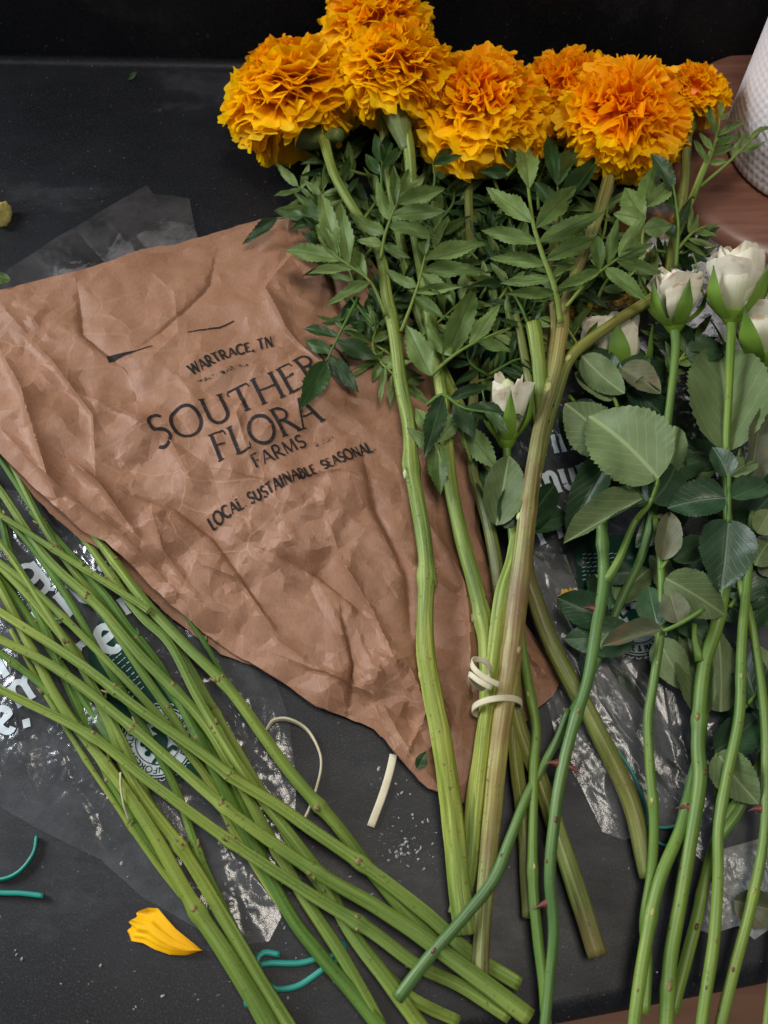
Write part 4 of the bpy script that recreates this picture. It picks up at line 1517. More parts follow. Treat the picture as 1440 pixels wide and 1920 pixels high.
def calyx(root, c, axis, R, stem_r, dirv):
    """ribbed green cup that carries the petals, narrowing into the stem"""
    A = Vector(axis).normalized()
    tip = c - A * R * .30
    low = c - A * R * .62 - Vector(dirv) * R * .40
    end = c - A * R * .62 - Vector(dirv) * R * 0.85
    sp = [Vector(q) for q in spline([tuple(tip), tuple(c - A * R * .55), tuple(low), tuple(end)], 0.002)]
    n = len(sp)
    rad = []
    for i in range(n):
        f = i / (n - 1)
        rad.append(stem_r * 1.05 + (R * .26 - stem_r) * (math.sin(PI * min(1, (1 - f) * .62)) ** 1.5) * (1 if f > .1 else .8))
    link_mesh('calyx', tube('calyx', sp, rad, 20, 0.05, 9, 0.03), M['calyx'], root)
    return end


G_MARI = 'marigolds laid in a bunch across the paper bag'


def marigold(label, cpx, R_px, axis, stem, mat, count, seed, fine=1.0, flute=.07, big=1.5, tmax=128, nodes=(), cal=True, ofrom=62, loc=None):
    """stem: [(px,py,z,r_px)] from just below the bloom to the cut end"""
    b = stem[-1]
    root = thing('marigold', label, 'marigold', at(b[0], b[1], 0), G_MARI)
    c = at(*cpx)
    R = R_px * unit(*cpx) * 1.06
    bloom(root, c, axis, R, count, fine, seed, ofrom, tmax, big)
    A = Vector(axis).normalized()
    s0 = at(*stem[0][:3])
    d = ((c - A * R * .5) - s0).normalized()
    if cal:
        calyx(root, c, axis, R, stem[0][3] * unit(*stem[0][:3]), d)
    j = c - A * R * .45
    P = [(j.x, j.y, j.z, stem[0][3] * unit(*stem[0][:3]))]
    for px, py, z, r in stem:
        p = at(px, py, z)
        P.append((p.x, p.y, p.z, r * unit(px, py, z)))
    sp = spline(P, 0.003)
    n = len(sp)
    rad = []
    for i in range(n):
        r = sp[i][3]
        for nf, sw in nodes:
            r *= 1 + sw * math.exp(-((i / (n - 1) - nf) * n * .003 / 0.005) ** 2)
        rad.append(r)
    V3 = [Vector(q[:3]) for q in sp]
    link_mesh('stem', tube('stem', V3, rad, 18, flute, 6, 0.06, seed), mat, root)
    cut_end(root, V3, rad)
    return root, V3, rad


mA, vA, rA = marigold('golden marigold with wide outer petals, leftmost bloom, thick pale stem over the bag', (550, 182, .052), 112, (-.28, .82, .50),
                      [(598, 240, .050, 11), (628, 330, .052, 9), (680, 420, .050, 9), (714, 482, .048, 10), (725, 553, .045, 11), (740, 625, .042, 12), (751, 715, .038, 13), (768, 800, .035, 14), (772, 880, .033, 14), (790, 979, .031, 15), (800, 1071, .030, 15), (797, 1160, .029, 16), (799, 1225, .028, 18), (813, 1311, .026, 19), (830, 1400, .024, 20), (848, 1529, .018, 21), (860, 1644, .014, 22), (874, 1752, .012, 23)],
                      M['mari_stem'], 260, 1, 1.12, big=1.75, ofrom=48, nodes=((.525, .28), (.655, .30), (.33, .15)))
mB, vB, rB = marigold('orange marigold cropped at the back of the bunch against the dark splash', (706, 48, .075), 92, (0, .7, .7),
                      [(720, 250, .050, 9), (745, 420, .036, 9), (790, 600, .030, 10), (905, 850, .022, 11), (968, 945, .026, 12), (964, 1040, .031, 14), (942, 1120, .034, 16), (926, 1240, .031, 15), (914, 1340, .026, 14), (902, 1450, .020, 14), (888, 1600, .013, 13)], M['mari_stem'], 220, 2, 1.0)
mC, vC, rC = marigold('marigold with its green calyx showing in front of drooping petals', (744, 140, .078), 98, (.06, .90, .42),
                      [(766, 275, .062, 11), (776, 420, .046, 10), (800, 560, .040, 11), (828, 740, .034, 12), (844, 896, .030, 13), (862, 992, .028, 14), (888, 1088, .027, 15), (906, 1167, .026, 16), (913, 1225, .025, 16), (916, 1311, .023, 16), (906, 1395, .020, 17), (890, 1490, .016, 17), (880, 1620, .012, 17), (856, 1715, .011, 17)],
                      M['mari_stem'], 250, 3, 1.1, big=1.65, ofrom=50, nodes=((.70, .22), (.78, .12)), tmax=132)
mD, vD, rD = marigold('broad orange marigold in the middle of the bunch above the serrated leaves', (900, 212, .055), 124, (0.02, .50, .86),
                      [(880, 330, .034, 8), (880, 440, .030, 8), (888, 650, .026, 9), (886, 868, .024, 10), (898, 920, .022, 11), (918, 992, .022, 12), (932, 1072, .021, 13), (940, 1160, .019, 14), (955, 1300, .017, 14), (968, 1434, .014, 14), (983, 1560, .010, 14), (992, 1720, .009, 14)],
                      M['mari_stem_olive'], 295, 4, 0.98, nodes=((.42, .3),))
mE, vE, rE = marigold('darker orange marigold tucked behind the largest bloom', (1060, 184, .042), 98, (-.15, .6, .78),
                      [(1058, 300, .030, 9), (1040, 450, .026, 9), (1020, 620, .026, 11), (1008, 800, .026, 13), (992, 960, .026, 15), (985, 1060, .026, 16), (1005, 1130, .024, 16), (1040, 1220, .021, 16), (1110, 1352, .016, 17), (1181, 1500, .012, 17), (1216, 1645, .010, 17)],
                      M['mari_stem_olive'], 240, 5, 0.9)
mF, vF, rF = marigold('largest marigold, a tight dome of small curled petals, on a brown streaked stem', (1166, 222, .060), 114, (.14, .30, .94),
                      [(1140, 340, .050, 12), (1105, 450, .050, 11), (1062, 560, .049, 10), (1054, 620, .047, 12), (1040, 700, .045, 12), (1014, 795, .043, 13), (998, 890, .041, 15), (985, 990, .039, 17), (974, 1090, .037, 20), (958, 1230, .035, 20), (945, 1330, .031, 19), (930, 1450, .026, 18), (916, 1600, .018, 18), (904, 1740, .014, 17), (900, 1830, .013, 17)],
                      M['mari_stem_red'], 298, 6, 0.78, nodes=((.40, .22), (.545, .18), (.70, .1)), big=1.35, cal=False, ofrom=75)
mG, vG, rG = marigold('small young marigold standing off beside the paper towel roll', (1297, 180, .060), 62, (.10, .86, .5),
                      [(1288, 250, .056, 9), (1284, 340, .050, 9), (1264, 450, .048, 10), (1242, 540, .047, 10), (1150, 606, .046, 10), (1072, 668, .044, 11), (1042, 745, .036, 12), (1012, 850, .030, 13), (985, 1000, .026, 14), (965, 1160, .022, 15), (966, 1331, .018, 16), (1012, 1462, .013, 17), (1050, 1575, .012, 18), (1087, 1687, .012, 19), (1121, 1792, .0115, 20)],
                      M['mari_stem_olive'], 160, 7, 0.95)

# stubs, buds and scars on the marigold stems
scar(mA, vA, rA, .535, M['cut'], 1.1, .9, 'side_bud', 1)
scar(mA, vA, rA, .665, M['node'], 0.9, -.95, 'leaf_scar', 2)
scar(mA, vA, rA, .76, M['pale_node'], 0.9, .95, 'leaf_scar', 3)
scar(mC, vC, rC, .70, M['node'], 0.8, .9, 'leaf_scar', 4)
scar(mF, vF, rF, .40, M['pale_node'], 1.2, .3, 'leaf_scar', 5)
scar(mF, vF, rF, .50, M['pale_node'], .8, -.95, 'leaf_scar', 6)
scar(mF, vF, rF, .555, M['cut'], .8, .8, 'leaf_scar', 7)
scar(mF, vF, rF, .70, M['node'], .6, -.5, 'leaf_scar', 8)
scar(mG, vG, rG, .40, M['pale_node'], 1.2, .2, 'leaf_scar', 9)
st, v_, r_ = stem_part(mF, [(1018, 790, .040, 13), (1012, 700, .043, 13), (1005, 640, .045, 14), (1000, 608, .046, 15)], M['mari_stem'], flute=.06, name='cut_side_shoot')
cut_end(mF, v_, r_)
stem_part(mF, [(1010, 800, .036, 9), (995, 730, .037, 9), (978, 640, .038, 8), (968, 590, .040, 6)], M['mari_stem_olive'], flute=.05, name='side_shoot')
stem_part(mF, [(1030, 760, .040, 9), (1032, 690, .042, 10), (1040, 620, .042, 8), (1035, 560, .042, 6)], M['mari_stem_red'], flute=.05, name='side_shoot')
stem_part(mG, [(1264, 450, .048, 8), (1290, 390, .055, 7), (1322, 310, .064, 6), (1345, 262, .066, 4)], M['mari_stem'], name='side_shoot')

# the leaves one can pick out, leaflet by leaflet
z = .070
pinnate(mF, [(1052, 606, .054), (1040, 540, .064), (1018, 480, .070), (1000, 420, .072), (990, 350, .072)],
        [(994, 360, 985, 236, 46, .1), (995, 418, 903, 335, 42, -.1), (1003, 425, 1097, 330, 46, .2), (1007, 458, 899, 430, 33, -.2), (1015, 460, 1140, 393, 40, .25), (1012, 495, 915, 482, 31), (1022, 490, 1137, 436, 36, .2), (1030, 527, 938, 528, 26), (1033, 525, 1086, 480, 25), (1038, 545, 1126, 508, 27), (1027, 548, 948, 550, 26)], r0=.0017)
pinnate(mG, [(1062, 575, .060), (1100, 530, .066), (1140, 498, .068), (1160, 484, .068)],
        [(1126, 505, 1118, 440, 30), (1138, 497, 1160, 400, 27), (1156, 485, 1216, 397, 34), (1158, 489, 1231, 452, 24), (1160, 489, 1250, 514, 30), (1142, 509, 1215, 562, 36), (1124, 511, 1041, 542, 26)])
pinnate(mA, [(714, 486, .056), (722, 440, .062), (740, 390, .067), (756, 350, .068)],
        [(723, 437, 653, 394, 34, .1), (729, 414, 706, 330, 28), (736, 390, 738, 303, 22), (743, 387, 766, 316, 22), (752, 370, 800, 330, 22), (750, 383, 836, 353, 36, .2), (743, 408, 836, 390, 35, .1), (736, 430, 822, 443, 34, -.1), (718, 459, 669, 446, 22), (722, 455, 770, 482, 24)])
pinnate(mA, [(724, 592, .048), (695, 530, .056), (655, 498, .060), (625, 478, .060)],
        [(660, 509, 577, 510, 24), (642, 491, 530, 466, 40, .1), (640, 488, 592, 420, 30), (635, 484, 598, 352, 38), (657, 502, 634, 370, 40), (689, 524, 640, 440, 36), (690, 530, 612, 560, 26)])
pinnate(mA, [(672, 558, .046), (648, 604, .046), (630, 640, .044), (612, 678, .040)],
        [(633, 627, 566, 613, 27, .3), (621, 661, 569, 640, 28, -.2), (631, 638, 709, 670, 38, .1), (620, 667, 671, 734, 38, .2), (612, 678, 562, 768, 48, -.15), (646, 614, 671, 552, 34)], 'mari_dark', zrand=.003)
pinnate(mA, [(700, 610, .044), (660, 560, .046), (672, 558, .046)], [(690, 600, 640, 596, 22), (675, 575, 610, 600, 22)], 'mari_dark')
pinnate(mA, [(640, 440, .040), (600, 415, .042), (560, 405, .040), (520, 410, .036)],
        [(577, 408, 512, 393, 22), (522, 411, 454, 450, 26), (600, 415, 560, 362, 28), (590, 412, 545, 430, 22)], 'mari_dark', zrand=.002)
pinnate(mC, [(752, 622, .046), (770, 575, .052), (785, 530, .056), (797, 480, .058)],
        [(796, 488, 915, 458, 38), (790, 502, 910, 506, 34), (783, 545, 871, 536, 22), (796, 480, 794, 412, 30), (788, 515, 850, 570, 30), (775, 560, 835, 600, 26), (780, 540, 720, 500, 26)])
pinnate(mC, [(808, 705, .046), (840, 675, .050), (880, 648, .052), (945, 618, .050)],
        [(832, 676, 894, 530, 52, .1), (810, 700, 760, 606, 50, -.1), (850, 668, 800, 600, 34), (880, 648, 940, 560, 34), (900, 640, 960, 660, 26)])
pinnate(mC, [(800, 760, .046), (830, 740, .052), (870, 765, .054), (930, 775, .054)],
        [(870, 765, 985, 782, 40), (905, 770, 955, 805, 26), (850, 755, 890, 820, 40), (830, 745, 800, 850, 44), (840, 750, 920, 720, 30)], 'mari_dark')
pinnate(mC, [(838, 900, .036), (826, 860, .040), (815, 820, .042)], [(820, 830, 826, 928, 44), (818, 820, 780, 760, 40), (822, 825, 868, 770, 36), (826, 850, 760, 800, 30)])
pinnate(mD, [(884, 866, .030), (870, 820, .038), (862, 780, .042)], [(866, 800, 932, 880, 52), (862, 790, 905, 760, 36), (866, 810, 820, 770, 34)])
# upright leaves in front of the blooms
pinnate(mF, [(1060, 470, .056), (1052, 400, .062), (1045, 350, .066)], [(1028, 345, 1024, 243, 32), (1043, 352, 1083, 248, 46), (1052, 390, 1130, 290, 42), (1050, 400, 1000, 340, 34)], 'mari_dark')
pinnate(mF, [(1200, 500, .058), (1205, 440, .066), (1210, 380, .070)], [(1207, 372, 1232, 298, 46), (1205, 408, 1165, 338, 52), (1212, 385, 1270, 330, 34), (1206, 420, 1150, 400, 38), (1208, 430, 1262, 420, 40), (1205, 450, 1180, 520, 30)])
pinnate(mF, [(1268, 500, .058), (1272, 420, .066), (1262, 345, .072)], [(1264, 352, 1221, 283, 38), (1268, 400, 1225, 352, 36), (1270, 430, 1300, 360, 22), (1270, 440, 1235, 420, 26)], 'mari_dark')
pinnate(mD, [(950, 330, .06), (975, 305, .062)], [(975, 305, 930, 272, 28), (970, 310, 1010, 300, 26), (955, 325, 900, 322, 26)], 'mari_dark')
pinnate(mC, [(800, 400, .058), (815, 340, .066), (812, 310, .068)], [(812, 312, 855, 264, 20), (812, 312, 868, 292, 18), (808, 330, 838, 330, 18)], 'mari_dark', zrand=.003)
pinnate(mB, [(720, 420, .05), (715, 340, .056), (716, 300, .058)], [(716, 305, 700, 244, 26), (716, 305, 728, 246, 24), (716, 320, 762, 268, 20), (714, 330, 680, 280, 24)], 'mari_dark', zrand=.004)
# feathery shoot by the paper towel
pinnate(mG, [(1300, 370, .060), (1330, 300, .067), (1345, 250, .068), (1350, 215, .066)],
        [(1344, 255, 1318, 182, 16), (1348, 220, 1352, 185, 14), (1340, 275, 1398, 248, 15), (1345, 255, 1412, 215, 14), (1335, 290, 1385, 270, 15), (1338, 285, 1310, 240, 14), (1330, 305, 1300, 262, 14), (1340, 270, 1372, 225, 14), (1330, 308, 1368, 300, 14), (1348, 230, 1370, 205, 12)], zrand=.003)
pinnate(mG, [(1310, 352, .060), (1360, 310, .066), (1400, 270, .068), (1425, 245, .068)],
        [(1385, 285, 1440, 262, 14), (1400, 270, 1442, 222, 13), (1420, 250, 1448, 236, 12), (1375, 298, 1395, 240, 13), (1395, 276, 1408, 236, 12)], zrand=.003)
pinnate(mG, [(1268, 470, .05), (1300, 435, .054), (1325, 425, .054)],
        [(1300, 435, 1352, 415, 14), (1300, 437, 1350, 442, 14), (1295, 440, 1318, 392, 14), (1290, 445, 1345, 462, 13), (1285, 450, 1325, 480, 13), (1290, 440, 1300, 385, 13)], zrand=.003)
# filling leaves deep in the bunch
FR = random.Random(12)
fill = [((640, 420), (560, 350)), ((660, 380), (600, 300)), ((690, 330), (640, 285)), ((850, 620), (960, 540)), ((900, 640), (1000, 580)), ((860, 560), (930, 430)), ((900, 560), (990, 470)), ((1000, 640), (930, 500)),
        ((1120, 560), (1190, 470)), ((1090, 500), (1140, 380)), ((1180, 560), (1280, 500)), ((760, 690), (690, 640)), ((740, 560), (640, 640)), ((820, 420), (850, 350)), ((960, 420), (930, 330)), ((1150, 420), (1100, 340)),
        ((780, 640), (870, 560)), ((900, 480), (850, 400)), ((1050, 680), (1120, 560)), ((960, 560), (880, 470)), ((720, 500), (800, 430)), ((700, 660), (760, 720)), ((880, 720), (960, 690)), ((1230, 470), (1300, 460))]
fill += [((FR.uniform(600, 1260), FR.uniform(330, 720)), None) for _ in range(52)]
fill = [(a, b if b else (a[0] + FR.uniform(-75, 75), a[1] - FR.uniform(30, 95))) for a, b in fill]
fill = [q for q in fill if not (q[0][0] < 660 and q[0][1] > 560)]
owners = [mA, mB, mB, mD, mD, mD, mF, mE, mF, mF, mG, mA, mA, mC, mD, mE, mC, mC, mE, mD, mC, mA, mD, mG] + [mA, mC, mD, mE, mF] * 12
for (a, b), ow in zip(fill, owners):
    zz = FR.uniform(.012, .036)
    mid = ((a[0] + b[0]) / 2 + FR.uniform(-15, 15), (a[1] + b[1]) / 2 + FR.uniform(-12, 12))
    auto_pinnate(ow, [(a[0], a[1], zz), (mid[0], mid[1], zz + .006), (b[0], b[1], zz + .006)], FR.choice((4, 5)), FR.uniform(56, 84), FR.uniform(15, 22), FR.choice(('mari_dark', 'mari_leaf')))

# hairy leaf bases on the pale stem: short bristles
def bristles(root, V3, rad, f, n, side, seed):
    rr = random.Random(seed)
    V, F = [], []
    for k in range(n):
        i = min(len(V3) - 2, int((f + rr.uniform(-.012, .012)) * (len(V3) - 1)))
        t, nn, b = frame_at(V3, i)
        an = side * 1.4 + rr.uniform(-.8, .8)
        d = (nn * math.cos(an) + b * math.sin(an) + t * rr.uniform(-.6, .6)).normalized()
        p = V3[i] + d * rad[i] * .9
        s = d.cross(t).normalized() * .00025
        o = len(V)
        q = p + d * rr.uniform(.002, .0045)
        V += [p - s, p + s, q, p + t * .0003]
        F += [(o, o + 1, o + 2), (o + 1, o + 3, o + 2), (o + 3, o, o + 2)]
    o = link_mesh('leaf_base_hairs', mesh_from('leaf_base_hairs', V, F, False), M['bit_green'], root)
    o['kind'] = 'stuff'


bristles(mA, vA, rA, .43, 26, -.9, 1)
bristles(mA, vA, rA, .43, 16, .9, 2)
bristles(mA, vA, rA, .66, 14, -.9, 3)
bristles(mA, vA, rA, .545, 14, .9, 4)
bristles(mF, vF, rF, .40, 18, .9, 5)

# ------------------------------------------------------------------ long green stems
G_STEM = 'leafless green stems fanned out beside the paper bag'
PLAIN = 'long smooth leafless green stem in the fan beside the paper bag'
STEMS = [  # label, material, points (px,py,z,r), cut end shown
    ('leafless green stem lying on top of the fan, its far end by the yellow petal side', 'green_stem', [(-60, 1258, .022, 11), (0, 1293, .022, 11), (163, 1375, .023, 12), (280, 1465, .024, 12), (435, 1580, .024, 13), (575, 1672, .021, 13), (692, 1743, .018, 14), (780, 1808, .015, 13), (867, 1850, .012, 13), (955, 1907, .011, 13)], 'green_stem'),
    ('leafless green stem with the broadest pale cut end, lying over the fan', 'green_stem', [(-60, 1165, .020, 11), (0, 1199, .021, 11), (108, 1255, .023, 12), (241, 1358, .025, 12), (336, 1440, .026, 12), (442, 1530, .026, 13), (585, 1630, .025, 14), (715, 1706, .022, 15), (818, 1777, .020, 16), (917, 1850, .018, 17), (993, 1908, .017, 17)], 1),
    ('leafless green stem whose cut end passes under the brown streaked marigold stem', 'green_stem', [(-60, 1100, .018, 11), (0, 1147, .020, 11), (146, 1242, .023, 12), (258, 1328, .024, 12), (375, 1410, .024, 13), (440, 1460, .023, 13), (520, 1510, .022, 13), (600, 1566, .021, 13), (692, 1630, .018, 13), (802, 1716, .013, 14), (879, 1785, .010, 14), (974, 1846, .009, 14)], 1),
    ('leafless green stem running closest along the edge of the paper bag', 'green_stem', [(60, 860, .012, 9), (140, 955, .014, 10), (205, 1040, .016, 11), (280, 1138, .017, 12), (350, 1212, .018, 12), (430, 1293, .018, 12), (540, 1443, .016, 13), (625, 1540, .013, 13), (690, 1625, .009, 13), (760, 1710, .008, 13), (850, 1800, .007, 13)], 1),
    (PLAIN, 'green_stem', [(40, 850, .011, 10), (150, 1000, .012, 10), (258, 1147, .014, 11), (318, 1207, .016, 11), (370, 1306, .017, 11), (435, 1415, .016, 12), (486, 1490, .014, 12), (560, 1585, .011, 12), (610, 1655, .010, 13), (657, 1745, .009, 14), (726, 1838, .009, 15), (800, 1940, .009, 15)], 0),
    (PLAIN, 'green_stem2', [(60, 960, .008, 10), (185, 1100, .010, 10), (241, 1177, .011, 11), (301, 1252, .011, 11), (380, 1400, .011, 12), (430, 1500, .010, 12), (535, 1700, .009, 13), (600, 1790, .009, 14), (660, 1860, .009, 14), (740, 1960, .009, 14)], 0),
    ('thickest leafless green stem, passing right beside the fallen yellow petal', 'green_stem', [(-60, 980, .009, 11), (-20, 1060, .010, 11), (39, 1177, .011, 11), (108, 1310, .012, 12), (172, 1400, .012, 12), (225, 1468, .012, 13), (285, 1558, .012, 14), (360, 1692, .012, 16), (420, 1782, .012, 17), (480, 1880, .012, 18), (530, 1970, .012, 18)], 0),
    ('leafless green stem paired tightly with the thickest one near the yellow petal', 'green_stem', [(-60, 1000, .013, 10), (0, 1061, .013, 11), (65, 1130, .013, 11), (146, 1233, .011, 12), (200, 1345, .009, 12), (255, 1475, .009, 13), (345, 1597, .009, 14), (415, 1712, .010, 14), (480, 1825, .010, 15), (540, 1922, .010, 15), (570, 1970, .010, 15)], 0),
    ('thinnest leafless green stem, along the outer edge of the fan', 'green_stem', [(20, 1180, .008, 6), (85, 1300, .008, 6), (145, 1400, .008, 6), (225, 1520, .008, 6), (290, 1615, .009, 6), (345, 1685, .010, 6)], 1),
    (PLAIN, 'green_stem', [(-60, 850, .010, 10), (0, 919, .011, 10), (86, 1044, .013, 11), (185, 1138, .015, 12), (267, 1233, .016, 12), (375, 1345, .015, 12), (440, 1450, .012, 12), (500, 1560, .008, 12), (575, 1690, .008, 13), (640, 1790, .008, 13), (700, 1900, .008, 14), (730, 1960, .008, 14)], 0),
    (PLAIN, 'green_stem2', [(-40, 880, .006, 9), (0, 962, .006, 9), (22, 1044, .006, 9), (86, 1182, .006, 10), (129, 1285, .006, 10), (198, 1440, .006, 10), (262, 1560, .006, 10), (332, 1660, .006, 9)], 0),
    (PLAIN, 'green_stem2', [(-60, 790, .014, 9), (0, 859, .013, 9), (65, 958, .010, 9), (142, 1065, .008, 10), (200, 1140, .007, 10), (300, 1270, .006, 10), (420, 1440, .006, 11), (490, 1600, .006, 11), (540, 1704, .005, 11), (606, 1795, .005, 11), (668, 1864, .005, 11)], 0),
    (PLAIN, 'green_stem', [(-20, 790, .013, 9), (26, 876, .013, 9), (90, 1001, .011, 9), (172, 1117, .009, 9), (260, 1250, .007, 10), (340, 1370, .007, 10), (420, 1520, .006, 10), (480, 1620, .006, 11), (536, 1704, .005, 12), (602, 1795, .005, 12), (664, 1866, .005, 12), (742, 1965, .005, 12)], 0),
    ('slender leafless green stem slanting across the others to a knotty joint', 'green_stem', [(-60, 935, .017, 6), (0, 966, .018, 6), (70, 1010, .019, 7), (142, 1057, .020, 7), (263, 1134, .021, 7), (280, 1146, .021, 8)], 1),
    ('leafless green stem beneath the fan with a small pale cut end', 'green_stem', [(20, 800, .010, 8), (142, 960, .010, 9), (241, 1095, .009, 10), (327, 1207, .008, 11), (400, 1330, .007, 11), (470, 1450, .007, 11), (560, 1600, .006, 12), (630, 1700, .006, 12), (700, 1800, .006, 12), (770, 1870, .006, 12), (860, 1915, .007, 11)], 1),
    ('short thin green side stem lying along the edge of the paper bag', 'green_stem2', [(270, 1060, .009, 5), (331, 1130, .009, 5), (387, 1212, .010, 5), (430, 1289, .012, 5)], 0),
    (PLAIN, 'green_stem2', [(-60, 1010, .006, 10), (20, 1110, .006, 10), (110, 1240, .006, 10), (215, 1400, .006, 10), (300, 1535, .006, 10), (384, 1662, .006, 9)], 0),
    (PLAIN, 'green_stem', [(-60, 1010, .016, 9), (60, 1103, .016, 9), (180, 1218, .015, 9), (300, 1345, .012, 10), (400, 1475, .008, 10), (470, 1590, .006, 10), (538, 1702, .005, 11), (604, 1793, .005, 11), (664, 1862, .005, 11), (744, 1962, .005, 11)], 0),
    (PLAIN, 'green_stem2', [(-60, 905, .014, 8), (40, 1003, .013, 8), (120, 1110, .012, 9), (190, 1232, .011, 9), (262, 1352, .009, 9), (330, 1480, .007, 9), (372, 1600, .006, 9), (425, 1715, .005, 9), (492, 1835, .005, 9), (560, 1955, .005, 9)], 0),
    (PLAIN, 'green_stem', [(-60, 955, .017, 8), (10, 1030, .017, 8), (90, 1150, .016, 8), (160, 1262, .014, 9), (225, 1380, .011, 9), (275, 1490, .007, 9)], 0),
    (PLAIN, 'green_stem2', [(-60, 1190, .012, 8), (0, 1225, .012, 8), (95, 1300, .011, 8), (170, 1390, .010, 8), (210, 1450, .010, 8)], 0),
]
SR = random.Random(21)
for i, (label, mk, pts, endf) in enumerate(STEMS):
    b = pts[-1]
    if i == 0:
        label = 'leafless green stem lying across the top of the fan, blackened knot halfway along'
    root = thing('cut_flower', label, 'cut flower', at(b[0], b[1], 0), G_STEM)
    nd = [(SR.uniform(.22, .34), .25), (SR.uniform(.45, .55), .22), (SR.uniform(.66, .80), .28)]
    o, V3, rad = stem_part(root, [(a, b_, c, d * (.68 + .38 * k / len(pts))) for k, (a, b_, c, d) in enumerate(pts)], M[mk], 24, .08, 6, .07, i, nd)
    for k, (f, s) in enumerate(nd):
        scar(root, V3, rad, f, M['node'], SR.uniform(.8, 1.1), SR.uniform(-.9, .9), 'leaf_scar', i * 3 + k, .8)
        if SR.random() < .6:
            scar(root, V3, rad, f + .004, M['node'], .55, SR.uniform(-.6, .6), 'leaf_scar', i * 5 + k, .7)
        if SR.random() < .7:                                # torn leaf stub at the joint
            ii = int(f * (len(V3) - 1))
            t, n_, b2 = frame_at(V3, ii)
            an = SR.uniform(-1.4, 1.4)
            d = n_ * math.cos(an) + b2 * math.sin(an)
            p0 = V3[ii] + d * rad[ii] * .8
            link_mesh('leaf_stub', tube('leaf_stub', [p0, p0 + d * .0012 - t * .001, p0 + d * .0022 - t * SR.uniform(.002, .0045)], [.0010, .0008, .0003], 6), M['node'] if SR.random() < .5 else M['green_stem2'], root)
    if endf:
        cut_end(root, V3, rad)


# ------------------------------------------------------------------ roses
def rose_petal_mesh(name, seed, span, flare, h=1.0, nu=14, nv=12):
    """one petal wrapped about the bud axis (z); unit height, unit radius at the widest"""
    rr = random.Random(seed)
    ph = rr.uniform(0, 6)
    V, F, UV = [], [], []
    for j in range(nv + 1):
        v = j / nv
        r = 0.16 + 0.84 * math.sin(PI * (0.06 + 0.50 * v)) ** 0.9 * (1 - 0.32 * max(0, v - .55) / .45 * (1 - flare))
        r += flare * 0.35 * max(0, v - .72) / .28
        for i in range(nu + 1):
            u = -1 + 2 * i / nu
            a = u * span / 2
            top = 1 - 0.10 * u * u - 0.16 * abs(u) ** 4 + 0.03 * math.sin(5 * u + ph) + 0.018 * math.sin(13 * u + 2 * ph)
            q = r * (1 + 0.06 * math.sin(4 * u + ph) * v + 0.06 * u * v * v + 0.025 * math.sin(11 * u + 3 * v + ph) * v * v)
            V.append((q * math.cos(a), q * math.sin(a), v * top * h))
            UV.append((.5 + u / 2, v))
    for j in range(nv):
        for i in range(nu):
            a = j * (nu + 1) + i
            F.append((a, a + 1, a + nu + 2, a + nu + 1))
    me = mesh_from(name, V, F, True, UV)
    me.materials.append(M['white_petal'])
    return me


ROSE_PET = [rose_petal_mesh('petal', 300 + i, 2.5 + .3 * (i % 3), (0.0, 0.25, 0.5, 0.8)[i % 4]) for i in range(8)]


def sepal_mesh(name, seed, flare):
    rr = random.Random(seed)
    V, F, UV = [], [], []
    nu, nv = 4, 14
    for j in range(nv + 1):
        v = j / nv
        w = 0.30 * math.sin(PI * (0.16 + 0.84 * v)) ** 1.1 * (1 - v * .35) + .006
        r = 0.20 + 0.95 * math.sin(PI * min(.5, .05 + .8 * v)) + flare * max(0, v - .35) ** 1.6
        for i in range(-nu, nu + 1):
            u = i / nu
            V.append((r + .05 * (1 - u * u), u * w, v * 1.15 - 0.05 + 0.02 * math.sin(v * 5 + seed)))
            UV.append((.5 + u / 2, v))
    m = 2 * nu + 1
    for j in range(nv):
        for i in range(m - 1):
            a = j * m + i
            F.append((a, a + 1, a + m + 1, a + m))
    me = mesh_from(name, V, F, True, UV)
    me.materials.append(M['sepal'])
    return me


SEPALS = [sepal_mesh('sepal', i, (.25, .7, .5, .9)[i]) for i in range(4)]


